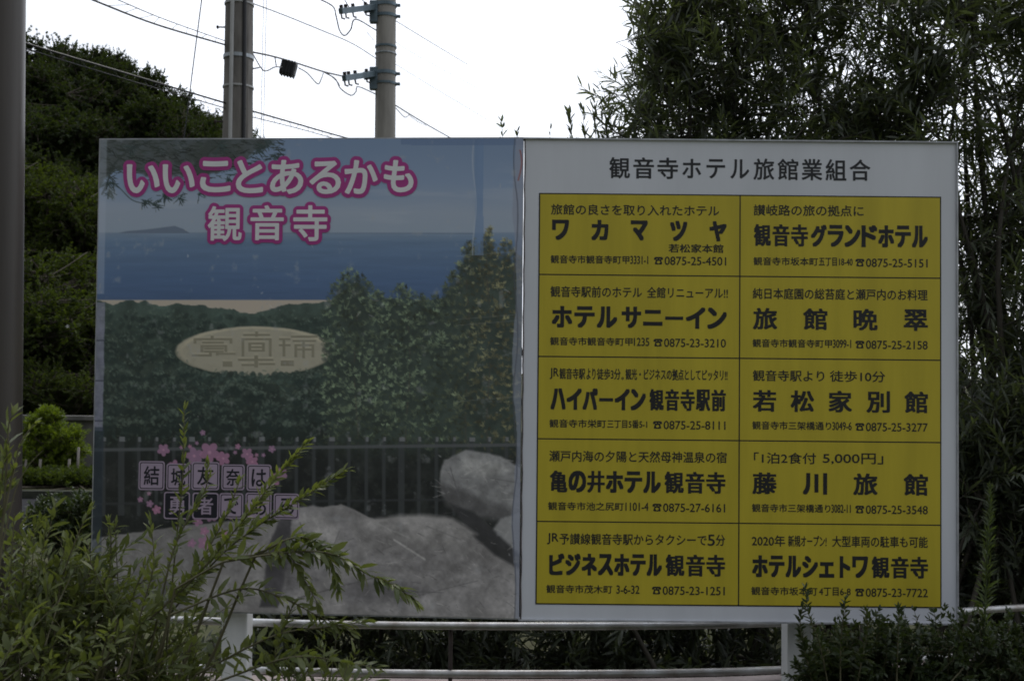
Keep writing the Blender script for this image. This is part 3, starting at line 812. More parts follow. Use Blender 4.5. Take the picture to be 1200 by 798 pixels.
T = Letters()
h0, h1 = rp(714, 184.5), rp(1020, 215)
hz0, hz1 = at(867, 210.8, YS).z, at(867, 185.8, YS).z
for i_, ch in enumerate('観音寺ホテル旅館業組合'):
    w_ = 0.083; a_ = h0.x + (h1.x - h0.x - w_) * i_ / 10
    sh_ = 0.004 if ch in 'ホテル' else 0.0
    T.add(ch, a_ + sh_, a_ + w_ - sh_, hz0 + sh_, hz1 - sh_, bold=0.0017, boldz=0.0014)
T.build('heading', rplace, M['ink_grey'], direc)

yl, yr = (rp(632, 226).x + rp(627, 708).x) / 2, (rp(1103, 231).x + rp(1103, 712).x) / 2
yt, yb = (rp(632, 226).z + rp(1103, 231).z) / 2, (rp(627, 708).z + rp(1103, 712).z) / 2
cxm = rp(866.3, 468).x
grid = bm_obj('notice_border', quad_board([(yl, YS - 0.0012, yb), (yr, YS - 0.0012, yb), (yr, YS - 0.0012, yt), (yl, YS - 0.0012, yt)], N0, 0.0011), M['ink'], direc)
GAP = 0.0052
rows = [yt + (yb - yt) * k / 5 for k in range(6)]
ADDR = '観音寺市'
NOTICES = [
    # column, row, line1 (text, x0, x1), name (text, mode), address, address digits, phone, splits
    (0, 0, [('旅館の良さを取り入れたホテル', .060, .896)], ('ワカマツヤ', 'spread', .085), [('観音寺市観音寺町甲', .060, .452), ('3331-1', .456, .545)], '0875-25-4501'),
    (1, 0, [('讃岐路の旅の拠点に', .067, .614)], ('観音寺グランドホテル', 'fit', 0), [('観音寺市坂本町', .067, .388), ('五丁目18-40', .392, .560)], '0875-25-5151'),
    (0, 1, [('観音寺駅前のホテル', .061, .515), ('全館リニューアル!!', .540, .941)], ('ホテル サニーイン', 'fit', 0), [('観音寺市観音寺町甲', .061, .470), ('1235', .476, .553)], '0875-23-3210'),
    (1, 1, [('純日本庭園の総苔庭と瀬戸内のお料理', .064, .932)], ('旅館晩翠', 'spread', .120), [('観音寺市観音寺町甲', .064, .458), ('3099-1', .462, .553)], '0875-25-2158'),
    (0, 2, [('JR', .061, .106), ('観音寺駅', .109, .237), ('より', .243, .288), ('徒歩3分', .294, .412), ('。', .416, .428), ('観光・ビジネスの拠点としてピッタリ!!', .436, .941)], ('ハイパーイン観音寺駅前', 'fit', 0), [('観音寺市栄町', .061, .342), ('三丁目5番5-1', .347, .545)], '0875-25-8111'),
    (1, 2, [('観音寺駅より', .066, .420), ('徒歩10分', .447, .722)], ('若松家別館', 'spread', .116), [('観音寺市三架橋通り', .064, .455), ('3049-6', .460, .556)], '0875-25-3277'),
    (0, 3, [('瀬戸内海の夕陽と天然母神温泉の宿', .062, .939)], ('亀の井ホテル観音寺', 'fit', 0), [('観音寺市池之尻町', .058, .432), ('1101-4', .440, .554)], '0875-27-6161'),
    (1, 3, [('「1泊2食付', .073, .380), ('5,000円」', .413, .712)], ('藤川旅館', 'spread', .120), [('観音寺市三架橋通り', .064, .452), ('3082-11', .456, .552)], '0875-25-3548'),
    (0, 4, [('JR', .055, .112), ('予讃線観音寺駅からタクシーで', .116, .842), ('5', .846, .882), ('分', .886, .933)], ('ビジネスホテル観音寺', 'fit', 0), [('観音寺市茂木町', .053, .378), ('3-6-32', .398, .512)], '0875-23-1251'),
    (1, 4, [('2020年', .064, .228), ('新規オープン!', .243, .433), ('大型車両の駐車も可能', .460, .932)], ('ホテルシェトワ観音寺', 'fit', 0), [('観音寺市坂本町', .062, .388), ('4丁目6-8', .396, .552)], '0875-23-7722'),
]
for (c, r_, line1, name, addr, tel) in NOTICES:
    x0, x1 = (yl, cxm) if c == 0 else (cxm, yr)
    zt, zb = rows[r_], rows[r_ + 1]
    g0 = GAP if c == 0 else GAP / 2; g1 = GAP / 2 if c == 0 else GAP
    gt = GAP if r_ == 0 else GAP / 2; gb = GAP if r_ == 4 else GAP / 2
    nb = bm_obj('hotel_notice', quad_board([(x0 + g0, YS - 0.0022, zb + gb), (x1 - g1, YS - 0.0022, zb + gb), (x1 - g1, YS - 0.0022, zt - gt), (x0 + g0, YS - 0.0022, zt - gt)], N0, 0.0009), M['yellow'], sign)
    fx = lambda a_: x0 + (x1 - x0) * a_
    fz = lambda a_: zt + (zb - zt) * a_
    npl = lambda a_, b_, c_: Vector((a_, YS - 0.0028 - c_, b_))
    T = Letters()
    l0, l1 = (.134, .268) if r_ == 0 else (.138, .275)
    if c == 1 and r_ == 0: l0, l1 = .118, .254
    for s, a, b in line1:
        T.add(s, fx(a), fx(b), fz(l1), fz(l0) if s != '。' else fz(l1 - .035), bold=0.0007, n=4)
    T.build('slogan_lettering', npl, M['ink'], nb)
    T = Letters()
    for s, a, b in addr:
        T.add(s, fx(a), fx(b), fz(.862), fz(.760), bold=0.0006, n=4)
    T.build('address_lettering', npl, M['ink'], nb)
    T = Letters()
    T.phone(fx(.574), fx(.618), fz(.864), fz(.772))
    T.add(tel, fx(.626), fx(.932), fz(.870), fz(.766), bold=0.0005, n=4)
    T.build('phone_lettering', npl, M['ink'], nb)
    T = Letters()
    n0, n1 = (.326, .576) if (c, r_) == (0, 0) else (.382, .645)
    if (c, r_) == (1, 0): n0, n1 = .358, .628
    nm, mode, wd = name
    KANA = dict(bold=0.0040, boldz=0.0036, square=True); KANJI = dict(bold=0.0029, boldz=0.0019, square=True)
    kind_ = lambda ch: KANA if 0x3040 <= ord(ch) <= 0x30ff or ch == '川' else KANJI
    def charbox(ch, a, b):
        """kana keep their own smaller ink inside the character cell"""
        w_, h_ = b - a, fz(n0) - fz(n1)
        ins = {'ッ': .2, 'ェ': .16, 'ー': 0, 'ト': .12}.get(ch, 0)
        if ch == 'ー': return a + w_ * .04, b - w_ * .04, fz(n1) + h_ * .40, fz(n1) + h_ * .56
        if ch == 'ェ': return a + w_ * .02, b - w_ * .02, fz(n1), fz(n0) - h_ * .28
        if ch == 'ニ': return a, b, fz(n1) + h_ * .12, fz(n0) - h_ * .14
        if ch == 'ト': return a + w_ * .26, b - w_ * .06, fz(n1), fz(n0)
        return a, b, fz(n1), fz(n0)
    def run(txt, a, b, gap=.10):
        k = len(txt); w_ = (b - a) / (k + gap * (k - 1))
        for i_, ch in enumerate(txt):
            T.add(ch, *charbox(ch, a + i_ * w_ * (1 + gap), a + i_ * w_ * (1 + gap) + w_), **kind_(ch))
    if mode == 'spread':
        w_ = (x1 - x0) * wd
        for i_, ch in enumerate(nm):
            a = fx(.066) + (fx(.933) - fx(.066) - w_) * i_ / (len(nm) - 1)
            T.add(ch, a, a + w_, fz(n1), fz(n0), **kind_(ch))
    elif ' ' in nm:
        a_, b_ = nm.split(' ')
        run(a_, fx(.069), fx(.393)); run(b_, fx(.415), fx(.936))
    elif '観音寺' in nm and nm.index('観音寺') > 0:
        k = nm.index('観音寺'); frac = {'亀の井ホテル観音寺': .632, 'ビジネスホテル観音寺': .640, 'ホテルシェトワ観音寺': .655, 'ハイパーイン観音寺駅前': .555}[nm]
        run(nm[:k], fx(.066), fx(frac - .018), .06)
        run(nm[k:], fx(frac), fx(.933), .08)
    else:
        run(nm[:3], fx(.069), fx(.338), .09)
        run(nm[3:], fx(.352), fx(.933), .06)
    T.build('name_lettering', npl, M['ink'], nb)
    if (c, r_) == (0, 0):
        T = Letters()
        T.add('若松家本館', fx(.645), fx(.918), fz(.717), fz(.610), bold=0.0010, boldz=0.0007, n=6)
        T.build('name_lettering', npl, M['ink'], nb)

# poster title: magenta outline under white strokes
pplace = lambda lift: (lambda a_, b_, c_: P3(a_, b_, 0.0053 + lift + c_))
def pbox(u0, v0, u1, v1):
    a, b = pp(u0, (v0 + v1) / 2), pp(u1, (v0 + v1) / 2)
    return a[0], b[0], pp((u0 + u1) / 2, v1)[1], pp((u0 + u1) / 2, v0)[1]
TO, TI = Letters(), Letters()
line_a = [('い', 149, 188, 193, 227), ('い', 191, 229, 193, 227), ('こ', 235, 271, 189, 226), ('と', 277, 309, 188, 227), ('あ', 317, 356, 188, 228), ('る', 363, 400, 189, 228), ('か', 404, 443, 188, 228), ('も', 450, 485, 188, 226)]
line_b = [('観', 244, 284, 242, 283), ('音', 294, 333, 241, 282), ('寺', 344, 384, 241, 283)]
for ch, u0, u1, v0, v1 in line_a:
    x0, x1, z0, z1 = pbox(u0, v0, u1, v1)
    TI.add(ch, x0, x1, z0, z1, bold=0.0040, n=14, lift=0.0004); e = 0.0160
    TO.add(ch, x0 - e, x1 + e, z0 - e, z1 + e, bold=0.0040 + e, n=24)
for ch, u0, u1, v0, v1 in line_b:
    x0, x1, z0, z1 = pbox(u0, v0, u1, v1)
    TI.add(ch, x0, x1, z0, z1, bold=0.0026, n=14, lift=0.0004); e = 0.0145
    TO.add(ch, x0 - e, x1 + e, z0 - e, z1 + e, bold=0.0026 + e, n=24)
TO.build('title_outline', pplace(0), M['pink'], poster)
TI.build('title_lettering', pplace(0.0008), M['print_white'], poster)
# title plates with one character each
def rrect(x0, x1, z0, z1, r, off, bm):
    pts = []
    for cx_, cz_, a0 in ((x1 - r, z1 - r, 0), (x0 + r, z1 - r, 90), (x0 + r, z0 + r, 180), (x1 - r, z0 + r, 270)):
        for k in range(4):
            a = R(a0 + 30 * k); pts.append(bm.verts.new(P3(cx_ + r * math.cos(a), cz_ + r * math.sin(a), off)))
    bm.faces.new(pts)
bo, bf, bd = bmesh.new(), bmesh.new(), bmesh.new()
TB, TW = Letters(), Letters()
plates = [('結', 163, 193.5, 540, 574), ('城', 195.5, 223.5, 543, 574), ('友', 225, 257.5, 541, 574), ('奈', 260, 287, 544, 574), ('は', 289.5, 318.5, 544, 575),
          ('勇', 192.5, 223, 576, 608), ('者', 226, 256.5, 577, 608), ('で', 257.5, 285.5, 577.5, 607), ('あ', 288, 318.5, 577, 609), ('る', 321, 351, 578, 608)]
for k, (ch, u0, u1, v0, v1) in enumerate(plates):
    x0, x1, z0, z1 = pbox(u0, v0, u1, v1)
    rrect(x0, x1, z0, z1, 0.010, 0.0052, bf)
    rrect(x0 + 0.005, x1 - 0.005, z0 + 0.005, z1 - 0.005, 0.008, 0.0055, bd)
    i_ = 0.0085
    dk = ch in '勇者'
    if not dk: rrect(x0 + i_, x1 - i_, z0 + i_, z1 - i_, 0.006, 0.0058, bo)
    w_, h_ = x1 - x0, z1 - z0
    (TW if dk else TB).add(ch, x0 + w_ * .2, x1 - w_ * .2, z0 + h_ * .17, z1 - h_ * .17, bold=0.0012, n=6)
bm_obj('title_plate_border', bf, M['plate'], poster); bm_obj('title_plate_line', bd, M['plate_dark'], poster); bm_obj('title_plate', bo, M['plate'], poster)
TB.build('plate_lettering', pplace(0.0009), M['plate_dark'], poster); TW.build('plate_lettering', pplace(0.0009), M['plate'], poster)

# posts and rear frame
for u0, u1 in ((260, 290), (922, 952)):
    a = at((u0 + u1) / 2, 745, 4.64)
    w_ = (u1 - u0) / F * 4.63
    bm = bmesh.new()
    add_box(bm, (a.x, 4.632 + w_ / 2, 1.2), (w_, w_, 2.4), bevel=0.006)
    bm_obj('post', bm, M['white_paint'], sign)
for z in (0.72, 1.5, 2.28):
    bm = bmesh.new(); add_box(bm, ((XL + XR) / 2, 4.585, z), (XR - XL - 0.1, 0.09, 0.05))
    bm_obj('rear_bracket', bm, M['galv'], sign)

# ================================================================== pipe railing on a low wall, behind the sign
rail_root = empty('pipe_railing', at_z(600, 790, 0.0), 'low railing of two silver pipes running under and behind the signboard', 'railing')
def rail_pts(vs_, z):
    return [at_z(u, v, z) for u, v in vs_]
up_ = [(-60, 719), (90, 722.5), (180, 725.5), (400, 731.5), (600, 733.5), (800, 732.5), (930, 729), (1020, 723.5), (1121, 716.5), (1200, 711.5), (1300, 705)]
rz = 0.435
P_up = spline(rail_pts(up_, rz), 6)
bm = bmesh.new(); add_tube(bm, P_up, 0.0165, 12); bm_obj('rail', bm, M['rail'], rail_root, True)
P_lo = [Vector((p_.x, p_.y + 0.004, 0.235)) for p_ in P_up]
bm = bmesh.new(); add_tube(bm, P_lo, 0.0165, 12); bm_obj('rail', bm, M['rail'], rail_root, True)
for u in (528, 60, 1010):
    k = min(range(len(P_up)), key=lambda i: abs((P_up[i].x / P_up[i].y) - (u - 600) / F))
    # interpolate along the rail
    bm = bmesh.new()
    a = at(u, 760, P_up[k].y + 0.012)
    add_tube(bm, [(a.x, a.y, 0.0), (a.x, a.y, rz)], 0.0085, 8); bm_obj('upright', bm, M['rust'], rail_root, True)
bm = bmesh.new()
prev = None
for p_ in P_up:
    ring = [bm.verts.new(v_) for v_ in ((p_.x, p_.y - 0.055, -0.01), (p_.x, p_.y - 0.055, 0.178), (p_.x, p_.y - 0.045, 0.188), (p_.x, p_.y + 0.10, 0.188), (p_.x, p_.y + 0.10, -0.01))]
    if prev:
        for i in range(4):
            bm.faces.new((prev[i], prev[i + 1], ring[i + 1], ring[i]))
    prev = ring
w_ = bm_obj('low_wall', bm, M['kerb'])
tag(w_, 'low pinkish concrete wall under the silver pipe railing', 'wall')

# ================================================================== poles and wires
def shaft(a, b, r0, r1, n=28, seg=10):
    bm = bmesh.new(); a, b = Vector(a), Vector(b)
    add_tube(bm, [a.lerp(b, i / seg) for i in range(seg + 1)], [r0 + (r1 - r0) * i / seg for i in range(seg + 1)], n)
    return bm
# brown pole at the left edge of the view
YP = 3.75
rr_ = 0.075
e0, e1 = at(28.2, 0, YP), at(23.0, 640, YP)
d_ = (e0 - e1).normalized()
b_ = e1 - d_ * ((e1.z) / d_.z) - Vector((rr_, 0, 0)); t_ = b_ + d_ * (4.4 / d_.z)
pole = empty('brown_pole', (b_.x, b_.y, 0), 'thick dark brown painted steel pole rising behind the leafy front shrub', 'pole')
bm_obj('shaft', shaft(b_, t_, rr_, rr_, 32), M['brown_pole'], pole, True)
bm = bmesh.new(); add_box(bm, (b_.x, b_.y, 0.02), (0.34, 0.34, 0.04), bevel=0.006); bm_obj('base_plate', bm, M['brown_pole'], pole)
bm = bmesh.new(); add_tube(bm, [t_, t_ + d_ * 0.03], [rr_ * 1.04, rr_ * 0.8], 24); bm_obj('cap', bm, M['brown_pole'], pole)

# nearer concrete utility pole
YA = 11.0
def edge_pole(l0, l1, Y, ztop):
    """pole from its left and right edges at two image heights -> bottom and top centres, radii"""
    (ul0, ur0, v0), (ul1, ur1, v1) = l0, l1
    a, b = at((ul0 + ur0) / 2, v0, Y), at((ul1 + ur1) / 2, v1, Y)
    ra, rb = (ur0 - ul0) / F * Y / 2, (ur1 - ul1) / F * Y / 2
    d = a - b
    k = lambda z: (b + d * ((z - b.z) / d.z), rb + (ra - rb) * (z - b.z) / d.z)
    return k, k(0), k(ztop)
kA, (bA, rA0), (tA, rA1) = edge_pole((264, 297, 0), (260.5, 296.5, 160), YA, 9.5)
pa = empty('utility_pole', bA, 'nearer and thicker grey concrete utility pole with a conduit strapped to its face', 'utility pole')
bm_obj('shaft', shaft(bA, tA, rA0, rA1, 10, 8), M['concrete'], pa)
def on_pole(k, v, Y, du=0.0, out_=0.0):
    z = at(0 + 280, v, Y).z
    c, r = k(z)
    return c + Vector((du * r, -math.sqrt(max(0, 1 - du * du)) * (r + out_), 0)), r, c
def strip(k, Y, du, rad, name, m, root, out_, vs_):
    bm = bmesh.new(); pts = []
    for v in vs_:
        p_, r, c = on_pole(k, v, Y, du, out_); pts.append(p_)
    add_tube(bm, spline(pts, 6), rad, 10); bm_obj(name, bm, m, root, True)
strip(kA, YA, -0.22, 0.019, 'conduit', M['grey_pvc'], pa, 0.012, (-40, 60, 160, 400, 575))
strip(kA, YA, 0.58, 0.018, 'down_cable', M['black_cable'], pa, 0.006, (-40, 0, 45, 62, 70, 100, 160, 400, 570))
strip(kA, YA, 0.66, 0.010, 'down_cable', M['black_cable'], pa, 0.02, (-40, 20, 58, 68, 90, 130, 160, 400, 570))
def band(k, Y, v, name, m, root, h=0.03, g=0.006):
    z = at(280, v, Y).z; c, r = k(z)
    bm = bmesh.new(); add_tube(bm, [c - Vector((0, 0, h / 2)), c + Vector((0, 0, h / 2))], [r + g, r + g], 24); bm_obj(name, bm, m, root)
    return c, r
for v in (6, 103): band(kA, YA, v, 'band', M['grey_pvc'], pa, 0.018)
band(kA, YA, 68, 'band', M['galv'], pa, 0.035)
for v in (34, 144):
    z = at(258, v, YA).z; c, r = kA(z)
    bm = bmesh.new(); add_tube(bm, [c + Vector((-r * 0.7, -0.05, 0)), c + Vector((-r - 0.05, -0.05, 0))], 0.008, 8); add_tube(bm, [c + Vector((-r - 0.05, -0.05, 0)), c + Vector((-r - 0.065, -0.05, 0))], 0.018, 8)
    bm_obj('step_bolt', bm, M['rust'], pa)
# farther utility pole with two crossarms
YB = 15.0
kB, (bB, rB0), (tB, rB1) = edge_pole((441, 464.2, 0), (439, 463.6, 163), YB, 11.5)
pb = empty('utility_pole', bB, 'farther concrete utility pole with two short blue grey crossarms', 'utility pole')
bm_obj('shaft', shaft(bB, tB, rB0, rB1, 28), M['concrete2'], pb, True)
for v, h in ((5, 0.045), (18, 0.04), (54, 0.025), (85, 0.045), (97, 0.03), (62, 0.015)):
    c, r = band(kB, YB, v, 'band', M['blue_steel'] if h > 0.02 else M['galv'], pb, h, 0.012)
    if h > 0.025:
        bm = bmesh.new(); add_box(bm, (c.x + r + 0.03, c.y, c.z), (0.06, 0.05, 0.035), bevel=0.006); bm_obj('clamp_bolt', bm, M['blue_steel'], pb)
for (u0, v0, u1, v1) in ((399, 13.5, 440, 8.5), (403, 92, 440, 86.5)):
    a, b = at(u0, v0, YB - 0.9), at(u1, v1, YB - 0.05)
    d = (b - a).normalized(); rot = d.to_track_quat('X', 'Z').to_matrix()
    bm = bmesh.new(); add_box(bm, (a + b) / 2, ((b - a).length, 0.06, 0.075), rot, 0.006)
    arm = bm_obj('crossarm', bm, M['blue_steel'], pb)
    bm = bmesh.new(); add_box(bm, b + Vector((-0.02, 0, -0.07)), (0.11, 0.10, 0.30), None, 0.01); add_box(bm, b + Vector((-0.09, -0.02, -0.03)), (0.18, 0.07, 0.11), rot, 0.01)
    bm_obj('arm_bracket', bm, M['blue_steel'], arm)
    for f_ in (0.02, 0.14, 0.34, 0.7):
        q_ = a.lerp(b, f_)
        bm = bmesh.new(); add_box(bm, q_ + Vector((0, 0, 0.05)), (0.035, 0.04, 0.06), rot, 0.006); add_tube(bm, [q_ + Vector((0, 0, -0.03)), q_ + Vector((0.01, 0, -0.09)), q_ + Vector((0.05, 0, -0.10))], 0.012, 8)
        bm_obj('wire_clamp', bm, M['rust'], arm)

def cable(name, label, strands, links=None, cat='cable', group=None, m=None, k=10):
    bm = bmesh.new()
    for pts, r in strands:
        add_tube(bm, spline([at(*p_) for p_ in pts], k), r, 6)
    if links:
        (A, B, n_, r) = links
        A = spline([at(*p_) for p_ in A], 20); B = spline([at(*p_) for p_ in B], 20)
        for i in range(n_):
            t = (i + 0.5) / n_
            a, b = A[int(t * (len(A) - 1))], B[min(len(B) - 1, int((t + 0.012 * (-1) ** i) * (len(B) - 1)))]
            add_tube(bm, [a, b], r, 5)
    o = bm_obj(name, bm, m or M['black_cable'], None, True)
    return tag(o, label, cat, group)
g = 'overhead cables between the poles'
t1 = [(60, -16, 8.8), (100, -3, 9.3), (180, 28, 10.0), (264, 53, 10.9)]
t2 = [(90, -16, 8.8), (130, -3, 9.3), (190, 22, 10.0), (264, 48.5, 10.9)]
cable('overhead_cable', 'upper twin cable dropping from top edge to the nearer utility pole', [(t1, 0.0085), (t2, 0.0042)], (t1, t2, 14, 0.0025), group=g)
t1 = [(-60, 20, 8.2), (30, 51, 8.8), (150, 87, 9.8), (264, 121, 10.9)]
t2 = [(-60, 24, 8.2), (30, 57, 8.8), (150, 94, 9.8), (264, 127, 10.9)]
cable('overhead_cable', 'lower lashed cable crossing the wooded hill to the nearer pole', [(t1, 0.0085), (t2, 0.0050)], (t1, t2, 20, 0.0025), group=g)
t1 = [(294, 130, 11.1), (350, 146, 12.0), (410, 163, 13.0), (520, 192, 15)]
t2 = [(294, 137, 11.1), (350, 151, 12.0), (404, 166, 13.0), (520, 198, 15)]
cable('overhead_cable', 'lashed cable sinking behind the signboard right of the nearer pole', [(t1, 0.009), (t2, 0.005)], (t1, t2, 16, 0.0028), group=g)
cable('overhead_cable', 'thin sagging cable from the nearer pole to the farther pole', [([(295, 4, 11.1), (330, 17, 12), (372, 34, 13.2), (412, 51, 14.2), (441, 69, 14.9)], 0.006)], group=g)
t1 = [(294, 61, 11.1), (318, 66, 11.5), (345, 73.5, 12.2), (378, 84, 13.2), (403, 90, 14.1)]
cable('overhead_cable', 'thick cable carrying a black closure box between the two poles', [(t1, 0.0095), ([(296, 63, 11.1), (306, 80, 11.3), (312, 83.5, 11.4), (322, 79, 11.5), (330, 79, 11.7)], 0.0065), ([(350, 80, 12.2), (360, 86, 12.4), (372, 98.5, 12.8), (376, 94, 12.9), (379, 86, 13.1)], 0.0065),
      ([(380, 85, 13.2), (393, 93, 13.6), (399, 104, 13.9), (411, 112, 14.2), (417, 108, 14.4), (420, 102, 14.5), (441, 111, 14.9)], 0.0075), ([(296, 81, 11.1), (304, 79.5, 11.2)], 0.008), ([(322, 67, 11.6), (324, 79, 11.6)], 0.006), ([(384, 86, 13.3), (396, 97, 13.8), (398, 101, 13.9)], 0.004)], group=g)
cable('overhead_cable', 'looping cable hanging from the upper crossarm of the farther pole', [([(372, -2, 13.4), (390, 8, 13.8), (394, 20, 13.9), (398, 36, 14.0), (404, 42, 14.1), (411, 35, 14.2), (417, 23, 14.3), (441, 36, 14.9)], 0.009), ([(402, -3, 14.2), (409, 9, 14.2)], 0.007), ([(420, -3, 14.5), (433, 7, 14.8)], 0.007), ([(430, 38, 14.8), (438, 48, 14.9)], 0.004)], group=g)
cable('overhead_cable', 'upper thin wire running down right from the farther pole', [([(464, 25, 15), (500, 47, 17), (548, 76, 20)], 0.006), ([(464, 50, 15), (490, 66, 17), (560, 104, 22)], 0.0035)], group=g)
cable('overhead_cable', 'faint middle wire descending right from the farther pole', [([(464, 76, 15), (510, 104, 18), (565, 137, 22), (610, 165, 26)], 0.0035)], group=g)
t1 = [(464, 124, 15.05), (480, 134, 15.6), (505, 149, 16.6), (530, 163, 17.6), (560, 180, 19)]
cable('overhead_cable', 'lowest clamped cable right of the farther pole meeting the signboard top', [(t1, 0.0085), ([(464, 127, 15.05), (472, 136, 15.3), (476, 137.5, 15.4), (480, 134, 15.6)], 0.006), ([(480, 136, 15.6), (490, 143, 16), (500, 148, 16.4)], 0.004)], group=g)
cable('guy_wire', 'thin slanting guy wire left of the nearer utility pole', [([(237, -5, 10.5), (226, 80, 10.5), (215, 166, 10.5), (190, 330, 10.5)], 0.0055)], cat='wire')
cable('guy_wire', 'pair of thin upright wires just right of the nearer pole', [([(309, -8, 11.4), (305.5, 166, 11.4), (302, 330, 11.4)], 0.0032), ([(312.5, -8, 11.4), (308.5, 166, 11.4), (305, 330, 11.4)], 0.0032)], cat='wire', m=M['galv'])
# cable closure box
c = at(338, 80.5, 12.0)
bm = bmesh.new(); rot = Matrix.Rotation(R(14), 3, 'Y')
add_box(bm, c, (0.165, 0.12, 0.155), rot, 0.02)
for k in range(-2, 3): add_box(bm, c + rot @ Vector((0.033 * k, 0, -0.003)), (0.012, 0.135, 0.165), rot, 0.004)
box = bm_obj('closure_box', bm, M['black_cable'])
tag(box, 'small ribbed black splice box hanging from the cable between poles', 'cable box')

# ================================================================== backdrop left: trees, house, wall, hedge
def tree_proto(name, label, n_leaf_twigs, m_leaf, loc, seed, group):
    global rng
    rng = np.random.default_rng(seed)
    ells = [(0, 0, 3.5, 1.3, 1.3, 0.9)]
    for k in range(19):
        a = rng.uniform(0, 6.28); r = rng.uniform(0.5, 1.6); z = rng.uniform(2.0, 4.9)
        s = rng.uniform(0.35, 0.85)
        ells.append((r * math.cos(a) * (1.35 - 0.18 * abs(z - 3)), r * math.sin(a) * (1.35 - 0.18 * abs(z - 3)), z, s, s, s * 0.72))
    t = plant(name, label, 'tree', (0, 0, 0), ells, n_leaf_twigs, (0.30, 0.75), 7, (0.07, 0.125, 0.6), m_leaf, M['bark'], mains=22, up=0.35, rand=0.6, whorl=3,
              bias=0.42, group=group, r_main=0.07, trunk=True, spread=0.1, nclump=60)
    t.location = loc
    return t
G1 = 'trees on the wooded hillside'
tp = tree_proto('broadleaf_tree', 'x', 1500, M['treeleaf'], (0, 0, 0), 21, G1)
tp2 = tree_proto('broadleaf_tree', 'x', 1900, M['treeleaf2'], (0, 0, 0), 22, G1)
same_dark = 'dark green broadleaf tree high on the wooded hillside behind the brown pole'
same_olive = 'olive green broadleaf tree low on the slope between brown pole and signboard'
spots = [  # u, v of crown middle, Y, scale, proto, label
    (50, 125, 36, 1.15, 0, 'tallest dark tree at the crest of the hillside beside the brown pole'),
    (108, 120, 35, 0.95, 0, same_dark), (150, 138, 34, 0.85, 0, same_dark), (85, 150, 33, 1.2, 0, same_dark), (185, 160, 34, 0.85, 0, 'sparse dark tree stepping down the hill crest toward the utility pole'),
    (20, 170, 33, 1.2, 0, same_dark), (140, 200, 31, 1.15, 0, same_dark), (60, 215, 30, 1.2, 0, same_dark), (226, 178, 40, 0.85, 0, 'small dark tree just left of the nearer utility pole above the signboard'),
    (256, 182, 42, 0.85, 0, 'low treetop peeping over the signboard beside the nearer utility pole'), (205, 205, 31, 1.0, 0, same_dark),
    (40, 290, 26, 1.0, 1, same_olive), (95, 300, 26, 0.95, 1, same_olive), (60, 390, 22, 0.85, 1, same_olive), (112, 430, 21, 0.75, 1, same_olive), (60, 450, 20, 0.75, 1, same_olive), (15, 430, 20, 0.8, 1, same_olive), (135, 330, 25, 1.0, 1, same_olive), (28, 350, 24, 0.7, 1, same_olive), (85, 345, 24.5, 0.6, 1, same_olive), (45, 250, 28, 0.8, 0, same_dark), (100, 255, 29, 0.75, 0, same_dark), (100, 480, 19, 0.5, 1, same_olive), (38, 410, 21, 0.55, 1, same_olive), (170, 190, 33, 0.6, 0, same_dark), (128, 98, 35, 0.55, 0, same_dark)]
used = [False, False]
for (u, v, Y, s, k, lab) in spots:
    proto = (tp, tp2)[k]
    o = proto if not used[k] else copy_tree(proto); used[k] = True
    p_ = at(u, v, Y)
    o.scale = (s * random.uniform(0.92, 1.1), s * random.uniform(0.92, 1.1), s)
    o.rotation_euler = (0, 0, random.uniform(0, 6.28))
    o.location = (p_.x, p_.y, p_.z - 3.35 * s)
    o['label'] = lab; o['group'] = G1
rng = np.random.default_rng(33)

# roof glimpsed among the trees, with a satellite dish
c = at(96, 384, 20.6)
shed = empty('small_house', (c.x + 0.6, c.y + 1, 0), 'grey roofed little house almost hidden in the trees', 'house')
bm = bmesh.new(); add_box(bm, (c.x + 0.6, c.y + 1.2, c.z / 2 - 0.1), (1.8, 1.8, c.z - 0.2)); bm_obj('wall', bm, M['wall_dark'], shed)
bm = bmesh.new()
v_ = [bm.verts.new((c.x + 0.6 + sx * 1.05, c.y + 1.2 + sy * 1.15, c.z - 0.16)) for sx, sy in ((-1, -1), (1, -1), (1, 1), (-1, 1))] + [bm.verts.new((c.x + 0.6 + sx * 1.0, c.y + 1.2, c.z + 0.32)) for sx in (-1, 1)]
for f_ in ((0, 1, 5, 4), (2, 3, 4, 5), (1, 2, 5), (3, 0, 4), (3, 2, 1, 0)): bm.faces.new([v_[i] for i in f_])
bm_obj('roof', bm, M['roof'], shed)
c2 = at(79.5, 384.5, 19.2)
dish = empty('satellite_dish', c2, 'small round white satellite dish shining among the trees', 'satellite dish')
bm = bmesh.new()
rings = [[bm.verts.new(c2 + Matrix.Rotation(R(25), 3, 'Z') @ Vector((r * math.cos(a * math.pi / 8), -0.5 * (0.02 - r * r * 3), r * 1.25 * math.sin(a * math.pi / 8)))) for a in range(16)] for r in (0.02, 0.03, 0.046)]
for i in range(2):
    for k in range(16): bm.faces.new((rings[i][k], rings[i][(k + 1) % 16], rings[i + 1][(k + 1) % 16], rings[i + 1][k]))
bm.faces.new(rings[0]); bm_obj('reflector', bm, M['dish'], dish, True)
bm = bmesh.new(); add_tube(bm, [c2 + Vector((0, 0.03, -0.02)), c2 + Vector((0.1, 0.3, -0.25)), c2 + Vector((0.3, 1.0, -0.3))], 0.012, 6); bm_obj('arm', bm, M['galv'], dish)

